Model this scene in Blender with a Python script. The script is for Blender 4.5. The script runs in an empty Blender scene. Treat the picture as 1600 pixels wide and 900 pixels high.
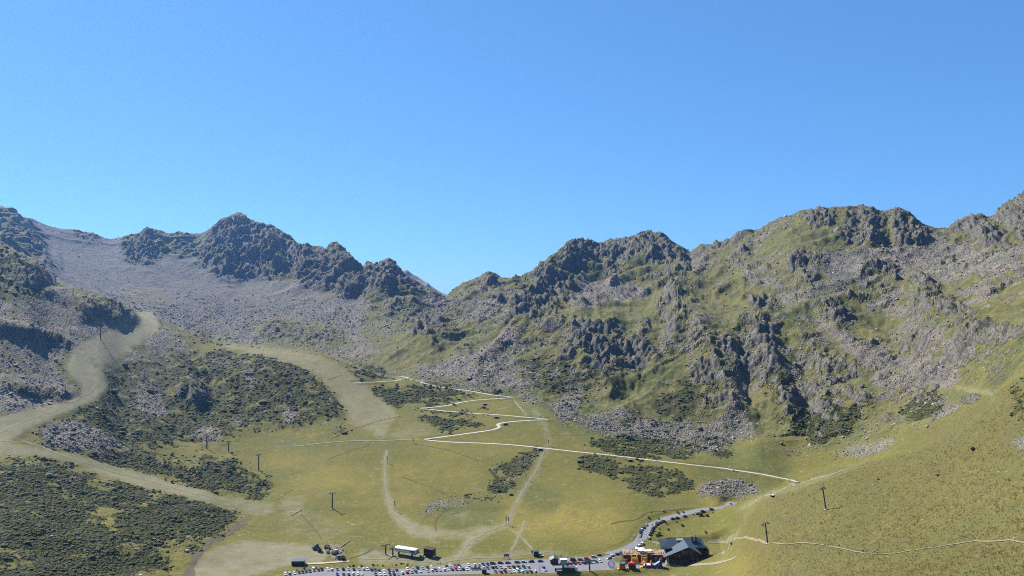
import bpy, bmesh, math, random
import numpy as np
from mathutils import Vector, Matrix

random.seed(7)
RNG = np.random.default_rng(11)
HAZE = 0.000038
SC = bpy.context.scene
COL = SC.collection
PI = math.pi

# ---------------------------------------------------------------- camera, sky, sun, exposure
F = 1256.0                                   # focal length in photo pixels (1600 wide)
cam_d = bpy.data.cameras.new('camera')
cam = bpy.data.objects.new('camera', cam_d); COL.objects.link(cam)
cam_d.sensor_width = 36.0
cam_d.lens = 36.0 * F / 1600.0
cam_d.clip_start = 0.5; cam_d.clip_end = 60000
cam.location = (0, 0, 0); cam.rotation_euler = (math.radians(90), 0, 0)
SC.camera = cam

SUN_EL, SUN_AZ = math.radians(43), math.radians(-46)     # azimuth from +Y (view direction), negative = left
world = bpy.data.worlds.new('World'); SC.world = world; world.use_nodes = True
wn = world.node_tree.nodes; wl = world.node_tree.links
sky = wn.new('ShaderNodeTexSky'); sky.sky_type = 'NISHITA'; sky.sun_disc = False
sky.sun_elevation = SUN_EL; sky.sun_rotation = SUN_AZ
sky.altitude = 2400; sky.air_density = 1.0; sky.dust_density = 0.6; sky.ozone_density = 10.0
wn['Background'].inputs['Strength'].default_value = 0.11
gam = wn.new('ShaderNodeGamma'); gam.inputs[1].default_value = 0.58        # the camera's soft highlights
tint = wn.new('ShaderNodeMix'); tint.data_type = 'RGBA'; tint.blend_type = 'MULTIPLY'; tint.inputs[0].default_value = 1.0
tint.inputs[7].default_value = (0.57, 0.95, 1.30, 1)
wl.new(sky.outputs['Color'], gam.inputs[0]); wl.new(gam.outputs[0], tint.inputs[6]); wl.new(tint.outputs[2], wn['Background'].inputs['Color'])
sd = Vector((math.sin(SUN_AZ) * math.cos(SUN_EL), math.cos(SUN_AZ) * math.cos(SUN_EL), math.sin(SUN_EL)))
sun_d = bpy.data.lights.new('sun', 'SUN'); sun_d.energy = 5.0; sun_d.angle = math.radians(0.5)
sun_d.color = (1.0, 0.955, 0.88)
sun = bpy.data.objects.new('sun', sun_d); COL.objects.link(sun)
sun.rotation_euler = sd.to_track_quat('Z', 'Y').to_euler(); sun.location = (-200, 100, 400)
SC.view_settings.view_transform = 'Standard'; SC.view_settings.look = 'None'
SC.view_settings.gamma = 1.0; SC.view_settings.exposure = 1.2
SC.view_settings.use_curve_mapping = False
SC.cycles.filter_width = 1.05; SC.cycles.use_denoising = False
SC.cycles.volume_bounces = 0; SC.cycles.max_bounces = 5; SC.cycles.diffuse_bounces = 2
SC.cycles.volume_step_rate = 4.0

# ---------------------------------------------------------------- numpy noise
_prm = np.random.default_rng(3).permutation(4096).astype(np.int32)
_PERM = np.concatenate([_prm, _prm])
_g = np.random.default_rng(5).normal(size=(4096, 3)); _g /= np.linalg.norm(_g, axis=1)[:, None]
_GRAD = _g.astype(np.float32)
def gnoise(x, y, z):
    x = np.asarray(x, np.float32); y = np.asarray(y, np.float32); z = np.asarray(z, np.float32)
    xi = np.floor(x).astype(np.int32); yi = np.floor(y).astype(np.int32); zi = np.floor(z).astype(np.int32)
    fx = x - xi; fy = y - yi; fz = z - zi
    u = fx*fx*fx*(fx*(fx*6-15)+10); v = fy*fy*fy*(fy*(fy*6-15)+10); w = fz*fz*fz*(fz*(fz*6-15)+10)
    out = 0
    for dx in (0, 1):
        a = _PERM[(xi+dx) & 4095]
        wx = u if dx else 1-u
        for dy in (0, 1):
            b = _PERM[(a + yi+dy) & 4095]
            wy = wx*(v if dy else 1-v)
            for dz in (0, 1):
                g = _GRAD[_PERM[(b + zi+dz) & 4095]]
                out = out + wy*(w if dz else 1-w)*(g[..., 0]*(fx-dx)+g[..., 1]*(fy-dy)+g[..., 2]*(fz-dz))
    return out*1.6
def fbm(x, y, z, octv, gain=0.5, lac=2.03):
    s = 0; a = 1.0; t = 0
    for k in range(octv):
        s = s + a*gnoise(x+17.3*k, y-9.1*k, z+5.7*k); t += a; a *= gain; x = x*lac; y = y*lac; z = z*lac
    return s/t
def ridged(x, y, z, octv, gain=0.5, lac=2.07):
    s = 0; a = 1.0; t = 0; prev = 1.0
    for k in range(octv):
        n = 1-np.abs(gnoise(x+31.7*k, y+11.9*k, z-7.3*k))*1.7
        n = np.clip(n, 0, 1)**2 * (0.4+0.6*prev)
        s = s + a*n; t += a; a *= gain; prev = np.clip(n*1.3, 0, 1); x = x*lac; y = y*lac; z = z*lac
    return s/t
def sstep(a, b, x):
    t = np.clip((x-a)/(b-a), 0, 1); return t*t*(3-2*t)

def pchip(xs, ys, xq):
    xs = np.asarray(xs, float); ys = np.asarray(ys, float); xq = np.clip(np.asarray(xq, float), xs[0], xs[-1])
    h = np.diff(xs); d = np.diff(ys)/h
    m = np.zeros(len(xs)); m[0] = d[0]; m[-1] = d[-1]
    for i in range(1, len(xs)-1):
        if d[i-1]*d[i] > 0:
            w1 = 2*h[i]+h[i-1]; w2 = h[i]+2*h[i-1]
            m[i] = (w1+w2)/(w1/d[i-1]+w2/d[i])
    i = np.clip(np.searchsorted(xs, xq)-1, 0, len(h)-1)
    t = (xq-xs[i])/h[i]
    return ((2*t**3-3*t**2+1)*ys[i]+(t**3-2*t**2+t)*h[i]*m[i]+(-2*t**3+3*t**2)*ys[i+1]+(t**3-t**2)*h[i]*m[i+1])

# ---------------------------------------------------------------- the valley as breaks of slope: (bearing, dip, distance)
PX0, PX1, DPX = -300.0, 1960.0, 1.5
pxs = np.arange(PX0, PX1+0.1, DPX); NC = len(pxs)
def curve(rows):
    a = np.array(rows, float)
    return pchip(a[:, 0], a[:, 1], pxs), pchip(a[:, 0], a[:, 2], pxs)
C = {}
one = np.ones(NC)
C['c0'] = (one*1120, one*6.0)
C['c1'] = curve([(-200,1010,250),(0,1015,270),(450,1020,300),(900,1020,300),(1100,1015,270),(1300,1010,200),(1600,1000,150),(1800,1000,120)])
C['c2'] = curve([(-200,905,430),(0,905,480),(300,905,555),(450,905,578),(800,905,580),(950,905,580),(1040,905,572),(1100,905,530),(1144,905,485),(1200,905,400),(1240,905,365),(1300,905,330),(1430,905,285),(1600,905,235),(1800,905,190)])
C['c3'] = curve([(-200,800,540),(0,800,590),(150,825,605),(300,850,618),(450,868,625),(800,862,632),(950,850,650),(1040,838,670),(1100,838,660),(1144,840,622),(1200,846,455),(1240,849,425),(1300,853,392),(1430,855,345),(1600,845,295),(1800,840,245)])
C['c4'] = curve([(-200,730,640),(0,725,690),(150,748,715),(300,775,735),(420,797,735),(600,800,733),(800,796,735),(1000,790,735),(1100,790,738),(1145,791,705),(1190,772,640),(1240,751,575),(1300,734,530),(1370,720,510),(1430,705,490),(1530,656,455),(1600,613,425),(1700,560,390),(1800,520,360)])
def blendc(y, d, x0, x1, y2, d2):          # below x0 -> first, above x1 -> second
    t = sstep(x0, x1, pxs); return y*(1-t)+y2*t, d*(1-t)+d2*t
y4, d4 = C['c4']
y6r, d6r = curve([(-200,700,660),(1100,779,752),(1145,786,758),(1190,768,790),(1240,748,815),(1300,731,800),(1370,717,740),(1430,701,680),(1530,651,590),(1600,607,520),(1800,512,430)])
C['c6'] = blendc(y4-14, d4+22, 1085, 1150, y6r, d6r)
C['c5'] = ((y4+C['c6'][0])/2+27*sstep(1150, 1205, pxs), d4*0.55+C['c6'][1]*0.45)
C['c7'] = curve([(-200,700,720),(0,672,760),(60,650,800),(110,640,830),(150,650,840),(200,688,835),(300,692,890),(420,690,925),(520,690,920),(665,688,915),(800,696,900),(850,700,895),(1000,716,872),(1080,726,855),(1145,738,842),(1190,735,840),(1240,722,850),(1300,705,840),(1370,690,780),(1430,675,720),(1530,630,630),(1600,585,560),(1800,495,470)])
C['c8'] = curve([(-200,330,1150),(0,385,1180),(40,402,1190),(80,437,1230),(120,456,1260),(170,476,1300),(215,493,1340),(245,501,1360),(300,524,1330),(340,537,1300),(420,545,1230),(500,556,1220),(560,575,1210),(605,590,1195),(640,593,1185),(695,603,1165),(800,621,1090),(850,637,1030),(900,660,985),(960,682,950),(1080,705,915),(1145,705,900),(1190,692,890),(1240,690,890),(1300,680,870),(1430,640,790),(1530,590,710),(1600,545,640),(1800,450,560)])
C['c10'] = curve([(-200,325,1700),(0,380,1750),(80,431,1750),(170,472,1750),(245,497,1720),(300,520,1700),(340,533,1680),(420,541,1640),(500,552,1560),(560,571,1450),(605,586,1330),(640,588,1260),(695,598,1200),(800,615,1110),(850,631,1050),(900,653,1002),(960,675,967),(1080,698,930),(1145,698,914),(1190,684,904),(1240,682,904),(1300,671,885),(1430,630,806),(1530,580,728),(1600,535,658),(1800,440,578)])
y8, d8 = C['c8']; y10, d10 = C['c10']
t_ = sstep(560, 650, pxs)
C['c9'] = ((y8+28)*(1-t_)+(y8*0.5+y10*0.5)*t_, d8*0.55+d10*0.45)
C['c11'] = curve([(-200,315,1900),(0,372,1930),(80,415,1930),(170,450,1960),(245,466,1960),(300,476,1960),(370,490,1940),(420,496,1900),(520,512,1740),(605,532,1550),(695,547,1390),(800,552,1280),(900,592,1135),(1000,602,1105),(1150,610,1040),(1250,612,985),(1400,560,930),(1500,515,860),(1600,470,800),(1800,370,700)])
C['c12'] = curve([(-200,300,2050),(0,352,2080),(80,395,2120),(170,418,2160),(245,425,2200),(300,430,2250),(370,436,2250),(420,440,2200),(520,460,2000),(605,483,1800),(695,500,1640),(800,490,1460),(900,508,1290),(1000,512,1270),(1150,512,1180),(1250,500,1150),(1400,460,1180),(1500,430,1130),(1600,400,1050),(1800,320,950)])
C['c12b'] = curve([(-200,285,2200),(0,336,2200),(80,374,2250),(170,392,2350),(245,392,2400),(300,395,2440),(370,390,2440),(470,413,2240),(520,420,2130),(605,445,1930),(695,480,1800),(765,462,1700),(800,458,1650),(900,452,1700),(1000,446,1700),(1150,438,1500),(1250,418,1400),(1400,390,1400),(1500,380,1380),(1600,345,1250),(1800,280,1130)])
SKY = [(-200,270),(-100,300),(-40,318),(0,321),(10,324),(22,330),(33,340),(50,343),(70,351),(85,355),(100,357),(118,358),(130,363),(145,366),(160,371),(172,373),(185,372),(198,371),(210,366),(222,362),(233,360),(245,362),(258,366),(270,367),(285,365),(300,366),(315,362),(325,358),(332,352),(340,347),(350,342),(360,338),(370,335),(380,337),(392,344),(405,349),(420,357),(432,363),(445,368),(455,373),(466,382),(475,387),(490,386),(500,388),(509,391),(513,387),(518,383),(525,382),(535,390),(545,398),(555,408),(562,416),(567,421),(571,414),(577,411),(584,414),(590,418),(597,417),(600,409),(606,407),(613,409),(618,416),(628,425),(640,435),(652,443),(664,450),(674,452),(684,457),(692,461),(697,463),(704,457),(712,449),(725,442),(737,437),(750,433),(760,429),(770,430),(778,435),(790,434),(800,434),(815,433),(822,426),(832,424),(840,418),(850,414),(860,403),(870,399),(880,390),(888,381),(897,376),(905,374),(918,376),(930,378),(938,381),(946,379),(955,375),(965,377),(975,373),(984,371),(992,366),(1000,363),(1012,363),(1022,365),(1035,370),(1050,378),(1065,386),(1079,392),(1090,386),(1098,382),(1110,380),(1122,378),(1132,378),(1142,376),(1150,368),(1160,361),(1168,359),(1178,361),(1188,356),(1197,350),(1205,346),(1220,339),(1235,334),(1250,328),(1265,326),(1275,327),(1285,325),(1300,325),(1312,325),(1325,326),(1338,325),(1348,323),(1360,325),(1375,330),(1388,327),(1400,326),(1408,328),(1418,335),(1430,341),(1445,349),(1460,353),(1472,354),(1484,353),(1492,345),(1503,340),(1515,337),(1530,337),(1540,342),(1547,343),(1556,337),(1562,330),(1570,323),(1577,318),(1588,310),(1600,302),(1620,294),(1650,284),(1700,270),(1800,250)]
sa = np.array(SKY, float)
ysky = np.interp(pxs, sa[:, 0], sa[:, 1])
dsky = curve([(-200,0,2350),(0,0,2350),(100,0,2450),(235,0,2600),(370,0,2650),(470,0,2450),(520,0,2300),(605,0,2100),(695,0,1980),(765,0,1950),(830,0,1850),(870,0,1900),(905,0,2050),(1010,0,2080),(1078,0,2050),(1165,0,1850),(1300,0,1680),(1400,0,1650),(1460,0,1650),(1490,0,1620),(1545,0,1550),(1600,0,1450),(1800,0,1300)])[1]
C['c13'] = (ysky, dsky)
C['c14'] = (450-(450-ysky)*0.72+8, dsky+70)
C['c15'] = (450+one*40, dsky*1.35)
C['c16'] = (450+one*60, dsky*2.2)
ORDER = ['c0','c1','c2','c3','c4','c5','c6','c7','c8','c9','c10','c11','c12','c12b','c13','c14','c15','c16']
NROW = {'c0':8,'c1':26,'c2':66,'c3':62,'c4':8,'c5':8,'c6':52,'c7':104,'c8':8,'c9':8,'c10':62,'c11':66,'c12':52,'c12b':58,'c13':9,'c14':4,'c15':3}
CY = np.array([C[k][0] for k in ORDER]); CD = np.array([C[k][1] for k in ORDER])
if True:                                     # loft between the breaks of slope (monotone cubic across them)
    K = len(ORDER)
    def tang(A):
        d = np.diff(A, axis=0); m = np.zeros_like(A); m[0] = d[0]; m[-1] = d[-1]
        same = d[:-1]*d[1:] > 0
        hm = 2*d[:-1]*d[1:]/np.where(same, d[:-1]+d[1:], 1)
        m[1:-1] = np.where(same, hm, 0); return m
    CL = np.log(CD)
    mY, mL = tang(CY), tang(CL)
    ky, kd = [], []; ROW0 = {}
    for i, k in enumerate(ORDER[:-1]):
        ROW0[k] = len(ky)
        for j in range(NROW[k]):
            t = j/NROW[k]; h = (2*t**3-3*t**2+1, t**3-2*t**2+t, -2*t**3+3*t**2, t**3-t**2)
            ky.append(h[0]*CY[i]+h[1]*mY[i]+h[2]*CY[i+1]+h[3]*mY[i+1])
            kd.append(h[0]*CL[i]+h[1]*mL[i]+h[2]*CL[i+1]+h[3]*mL[i+1])
    ROW0['c16'] = len(ky); ky.append(CY[-1]); kd.append(CL[-1])
BY = np.array(ky); BD = np.exp(np.array(kd)); NR = BY.shape[0]
BX = np.broadcast_to(pxs, BY.shape)
P = np.stack([(BX-800)/F*BD, BD, -(BY-450)/F*BD], axis=-1).astype(np.float32)

# ---------------------------------------------------------------- what covers the ground: outlines of each cover
GW, GH, GX, GY = 1020, 460, -220, 230        # grid of 2 px cells
def raster(polys, blur):
    m = np.zeros((GH, GW), np.float32)
    for poly in polys:
        w = 1.0
        if isinstance(poly, tuple): w, poly = poly
        q = np.array(poly, float); q[:, 0] = (q[:, 0]-GX)/2; q[:, 1] = (q[:, 1]-GY)/2
        x0, y0 = np.floor(q.min(0)).astype(int); x1, y1 = np.ceil(q.max(0)).astype(int)
        x0 = max(x0, 0); y0 = max(y0, 0); x1 = min(x1, GW-1); y1 = min(y1, GH-1)
        if x1 < x0 or y1 < y0: continue
        xx, yy = np.meshgrid(np.arange(x0, x1+1), np.arange(y0, y1+1))
        ins = np.zeros(xx.shape, bool); n = len(q); j = n-1
        for i in range(n):
            if q[i, 1] != q[j, 1]:
                c = ((q[i, 1] > yy) != (q[j, 1] > yy)) & (xx < (q[j, 0]-q[i, 0])*(yy-q[i, 1])/(q[j, 1]-q[i, 1])+q[i, 0])
                ins ^= c
            j = i
        sub = m[y0:y1+1, x0:x1+1]; sub[ins] = np.maximum(sub[ins], w)
    for _ in range(2):
        for ax in (0, 1):
            r = blur
            if r < 1: continue
            c = np.cumsum(np.pad(m, [(r+1, r) if a == ax else (0, 0) for a in (0, 1)], mode='edge'), axis=ax)
            m = (np.take(c, range(2*r+1, c.shape[ax]), axis=ax)-np.take(c, range(0, c.shape[ax]-2*r-1), axis=ax))/(2*r+1)
    return m
def strip(pts, w):                            # a band of width w along a line
    p = np.array(pts, float); t = np.gradient(p, axis=0); t /= np.linalg.norm(t, axis=1)[:, None]+1e-9
    n = np.stack([-t[:, 1], t[:, 0]], 1); w = np.broadcast_to(np.asarray(w, float), (len(p),))[:, None]/2
    return [tuple(a) for a in np.concatenate([p+n*w, (p-n*w)[::-1]])]
def sample(m, x, y):
    gx = np.clip((x-GX)/2, 0, GW-1.01); gy = np.clip((y-GY)/2, 0, GH-1.01)
    i = gx.astype(int); j = gy.astype(int); a = gx-i; b = gy-j
    return m[j, i]*(1-a)*(1-b)+m[j, i+1]*a*(1-b)+m[j+1, i]*(1-a)*b+m[j+1, i+1]*a*b

ROCK = [
 (.55, [(-60,340),(0,338),(30,350),(55,366),(68,392),(62,405),(30,390),(-60,378)]),
 [(100,357),(130,362),(165,371),(160,378),(120,366)],
 [(185,392),(212,367),(232,360),(250,365),(252,395),(225,417),(200,407)],
 (.7, [(255,366),(300,368),(312,395),(290,400),(270,385)]),
 [(318,385),(337,350),(372,336),(400,348),(430,360),(470,385),(500,390),(513,398),(520,383),(545,400),(567,420),(575,450),(540,460),(500,445),(482,452),(450,425),(425,438),(400,430),(372,435),(330,430),(312,405)],
 [(560,455),(570,415),(580,410),(598,412),(605,408),(615,414),(640,438),(660,452),(690,462),(650,455),(620,440),(600,450),(565,465),(535,460)],
 [(600,475),(625,473),(632,482),(615,495),(600,490)],
 [(625,505),(650,485),(662,480),(650,497),(630,510)],
 [(640,525),(650,500),(670,492),(695,500),(690,520),(660,532)],
 (.8, [(400,515),(430,500),(470,515),(520,510),(538,520),(530,535),(480,540),(420,530)]),
 [(750,435),(765,430),(785,440),(788,455),(770,460),(755,450)],
 [(877,395),(895,377),(907,374),(930,377),(940,382),(952,375),(985,372),(1000,364),(1025,365),(1050,382),(1075,392),(1067,400),(1065,412),(1045,402),(1020,415),(1000,402),(987,405),(962,422),(945,417),(940,410),(907,417),(880,415)],
 [(1080,395),(1098,383),(1130,379),(1150,369),(1165,360),(1175,365),(1150,385),(1110,400),(1100,408)],
 [(835,420),(850,415),(875,430),(905,445),(908,452),(895,450),(888,465),(870,478),(862,465),(850,440)],
 [(785,500),(800,475),(820,460),(845,425),(862,460),(865,480),(882,500),(885,515),(862,495),(840,515),(825,495),(800,510)],
 [(892,500),(920,503),(950,513),(965,530),(962,560),(955,582),(930,575),(915,555),(895,530)],
 [(967,520),(1000,520),(1022,545),(1018,562),(990,578),(970,572)],
 (.8, [(1020,470),(1060,450),(1075,480),(1070,530),(1045,520),(1030,500)]),
 [(1130,530),(1150,532),(1172,545),(1180,565),(1172,590),(1150,587),(1135,562),(1122,545)],
 [(1145,522),(1180,503),(1215,508),(1220,530),(1190,545),(1170,540)],
 [(1072,575),(1100,568),(1137,587),(1127,599),(1097,594),(1080,602)],
 [(1170,470),(1200,455),(1220,470),(1210,490),(1180,490)],
 [(1245,332),(1265,326),(1310,326),(1305,340),(1275,358),(1260,350)],
 [(1295,367),(1320,350),(1325,330),(1350,324),(1375,330),(1386,365),(1385,382),(1360,389),(1340,384),(1310,377)],
 [(1392,345),(1400,328),(1412,335),(1450,362),(1454,372),(1425,383),(1400,379)],
 [(1482,354),(1512,337),(1537,340),(1562,357),(1587,385),(1570,399),(1537,387),(1512,370)],
 [(1550,342),(1562,325),(1575,315),(1600,301),(1660,290),(1700,330),(1640,380),(1600,379),(1587,369),(1575,350)],
 [(1225,407),(1257,392),(1285,400),(1290,412),(1237,424)],
 [(1267,407),(1277,397),(1288,412),(1278,420)],
 [(1250,442),(1262,422),(1283,430),(1267,449)],
 [(1338,424),(1365,410),(1372,417),(1345,430)],
 [(1463,417),(1472,397),(1502,399),(1493,418)],
 [(1358,452),(1375,438),(1398,438),(1396,452),(1375,459)],
 [(1428,440),(1450,438),(1477,460),(1512,478),(1514,497),(1487,497),(1450,489),(1448,465)],
 [(1283,478),(1307,465),(1328,478),(1332,502),(1303,504)],
 [(1198,528),(1220,515),(1221,538),(1205,545)],
 [(1263,559),(1292,545),(1327,555),(1319,574),(1297,588),(1273,579)],
 [(1320,574),(1335,558),(1354,566),(1327,578)],
 [(1240,600),(1260,588),(1287,605),(1287,619),(1267,637),(1243,632)],
 [(1198,557),(1222,553),(1222,582),(1210,589),(1198,582)],
 [(1222,620),(1243,618),(1247,667),(1228,644)],
 [(1272,662),(1284,658),(1290,682),(1274,684)],
 [(1318,605),(1337,613),(1362,620),(1362,632),(1340,637)],
 [(1363,515),(1387,515),(1387,524),(1367,524)],
 [(1505,524),(1517,503),(1537,505),(1597,513),(1640,520),(1594,524),(1550,532),(1520,537),(1508,532)],
 [(1505,620),(1525,614),(1537,622),(1525,632),(1508,628)],
 [(1562,682),(1585,670),(1590,687),(1570,694)],
 (.8, [(1335,715),(1360,697),(1390,690),(1395,697),(1365,710)]),
 [(1290,640),(1300,630),(1310,640),(1300,650)], [(1380,650),(1392,640),(1400,655),(1390,662)],
 [(1420,480),(1440,470),(1448,490),(1432,500)], [(1090,640),(1100,632),(1108,642),(1098,648)],
 # left ridge and the banks beside the piste
 (.6, [(-60,380),(0,387),(20,392),(50,412),(72,425),(82,442),(75,450),(50,450),(37,447),(35,467),(12,460),(-60,450)]),
 (.55, [(112,482),(132,470),(160,473),(200,488),(219,500),(212,509),(185,518),(172,502),(150,498),(130,501)]),
 (.8, [(-20,500),(15,512),(50,520),(83,528),(110,542),(100,548),(62,540),(25,532),(-20,520)]),
 (.8, [(20,602),(75,607),(115,615),(125,622),(100,632),(75,622),(25,612)]),
 (.8, [(270,610),(300,605),(330,628),(320,645),(295,640)]), (.6, [(300,560),(380,555),(395,575),(340,580)]),
 (.7, [(440,620),(465,610),(475,640),(460,650)]), (.6, [(480,575),(500,580),(510,610),(490,600)]),
 (.8, [(270,515),(300,512),(325,525),(320,535),(285,528)]),
]
SCREE = [
 [(35,345),(100,360),(160,373),(190,372),(190,395),(215,415),(260,400),(310,400),(330,430),(400,432),(470,430),(500,447),(560,465),(600,475),(620,500),(650,540),(560,560),(500,550),(420,540),(340,532),(250,500),(170,470),(80,435),(60,405),(75,390)],
 (.8, [(640,470),(690,460),(720,470),(700,490),(660,500)]),
 [(650,575),(700,562),(740,548),(775,535),(822,520),(812,560),(800,585),(820,600),(815,608),(760,600),(690,590),(650,585)],
 [(730,490),(760,470),(790,455),(815,450),(795,470),(770,495),(740,505)],
 [(862,640),(872,620),(885,612),(902,602),(918,588),(907,620),(900,645),(882,660)],
 (.9, [(820,605),(830,590),(838,595),(830,612)]),
 [(900,650),(960,645),(1030,658),(1060,662),(1150,655),(1148,690),(1110,705),(1050,690),(960,678),(905,665)],
 (.9, [(1130,650),(1160,600),(1175,600),(1160,640),(1180,680),(1140,690)]),
 [(1090,762),(1140,742),(1180,760),(1186,773),(1130,776),(1095,772)],
 [(1345,525),(1380,540),(1420,545),(1475,520),(1485,530),(1440,555),(1505,585),(1490,605),(1440,600),(1370,600),(1365,575),(1340,555),(1310,525),(1280,500),(1220,500),(1190,490),(1270,495)],
 (.8, [(1280,400),(1330,400),(1400,385),(1440,380),(1460,365),(1500,380),(1540,400),(1600,400),(1650,410),(1600,440),(1560,430),(1480,440),(1420,420),(1390,430),(1330,440),(1320,470),(1290,460),(1220,470),(1200,440),(1250,455),(1300,440)]),
 [(1575,400),(1600,390),(1650,390),(1600,410)],
 [(900,430),(960,432),(1000,440),(1025,445),(1015,460),(960,470),(900,490),(880,470),(905,455)],
 (.9, [(1060,400),(1080,392),(1100,408),(1095,420),(1070,415)]),
 (.8, [(1165,420),(1210,430),(1215,450),(1180,445),(1150,440)]),
 (.7, [(1035,490),(1050,520),(1030,560),(1020,555),(1030,510)]),
 # left, around the piste and on the knoll
 (.75, [(-60,450),(30,470),(90,455),(130,500),(150,510),(140,550),(100,555),(85,570),(120,600),(110,640),(60,650),(-60,660)]),
 [(130,500),(160,498),(180,515),(170,528),(140,520)],
 [(215,598),(240,597),(262,640),(245,655),(222,640),(210,615)],
 (.9, [(65,670),(110,650),(180,680),(205,690),(185,703),(80,704)]),
 [(300,667),(350,672),(348,688),(310,692)], (.8, [(435,630),(470,650),(462,667),(443,660)]),
 [(220,525),(250,515),(280,530),(250,535)], (.8, [(380,585),(400,570),(405,600),(385,610)]), (.7, [(355,650),(375,640),(380,670),(362,672)]),
 (.7,[(210,530),(290,530),(310,545),(240,552)]),
 # stream bed and small piles
 (.7, strip([(845,702),(815,725),(795,745),(806,765)], 9)), (.8, strip([(806,765),(770,775),(735,778),(700,785),(675,790),(662,800)], [5,5,6,10,14,14])),
 (.8, [(500,855),(520,850),(535,860),(545,872),(530,875),(515,868)]),
 (.8, [(1290,715),(1330,697),(1395,685),(1400,697),(1350,712)]), (.9,[(1575,690),(1600,675),(1650,680),(1600,705)]),
]
SHRUB = [
 [(155,582),(225,568),(250,550),(330,545),(400,548),(440,560),(480,570),(500,590),(515,600),(530,620),(547,650),(545,668),(530,672),(515,665),(490,660),(440,660),(400,672),(360,678),(300,692),(250,698),(180,704),(80,706),(65,680),(62,660),(100,645),(140,630),(160,610)],
 [(530,565),(550,565),(580,572),(610,588),(590,592),(555,592),(540,580)],
 [(580,605),(600,604),(700,608),(755,622),(700,632),(650,638),(620,640),(600,632),(585,620)],
 [(650,652),(672,645),(700,650),(740,655),(752,668),(730,672),(700,675),(670,668)],
 [(690,646),(720,640),(780,644),(785,648),(740,647)],
 [(640,600),(665,602),(695,608),(690,611),(640,604)],
 [(115,712),(160,707),(200,705),(240,712),(242,722),(287,725),(312,720),(370,717),(382,732),(400,742),(425,755),(432,770),(400,778),(350,767),(300,760),(255,752),(200,740),(155,725)],
 [(-220,718),(0,720),(40,715),(85,725),(110,730),(150,745),(175,755),(217,765),(200,776),(185,792),(150,805),(130,815),(175,832),(200,840),(230,855),(270,880),(250,900),(240,1000),(-220,1000)],
 [(185,800),(210,780),(240,780),(275,770),(310,775),(345,790),(377,805),(350,822),(320,842),(300,853),(290,862),(270,852),(230,840),(200,832),(190,820)],
 [(897,716),(915,712),(975,722),(1012,727),(1062,742),(1078,752),(1092,762),(1080,767),(1045,773),(1012,771),(975,756),(940,743),(908,732)],
 (.8, [(912,697),(925,690),(960,685),(1000,680),(1060,700),(1092,710),(1085,720),(1040,718),(980,712),(930,705)]),
 [(762,740),(785,725),(840,698),(852,705),(822,730),(802,745),(808,765),(770,776),(725,781),(720,775),(760,763),(775,753)],
 (.6, [(800,560),(870,550),(930,570),(960,588),(920,602),(908,640),(880,620),(830,600)]),
 (.8, [(1020,622),(1090,610),(1112,640),(1062,657),(1020,640)]), (.7, [(1240,640),(1350,640),(1332,680),(1282,692),(1230,680)]),
 (.42, [(1580,600),(1610,578),(1700,560),(1700,650),(1602,662),(1575,652)]), (.6, [(1400,620),(1470,610),(1480,650),(1420,660)]),
 (.6, [(960,645),(1050,655),(1150,690),(1140,715),(1040,690),(960,680)]),
 (.7, [(0,390),(60,415),(100,455),(60,470),(0,470),(-100,470),(-100,360)]), (.6, [(150,490),(220,500),(180,515)]),
 (.55, [(1190,560),(1240,570),(1260,640),(1200,640)]), (.6, [(1060,590),(1130,600),(1120,630),(1050,620)]),
]
BARE = [                                      # grass and green hollows that break up the scree of the cirque
 [(385,510),(430,495),(520,505),(562,540),(520,556),(430,547)], (.8, [(185,445),(260,455),(300,472),(250,482),(190,470)]), [(560,478),(640,470),(670,520),(620,562),(555,530)],
 (.9, [(420,425),(440,420),(470,440),(440,450)]), (.9, [(490,450),(520,440),(530,470),(500,475)]), (.7, [(300,500),(380,505),(370,535),(310,525)])]
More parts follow.
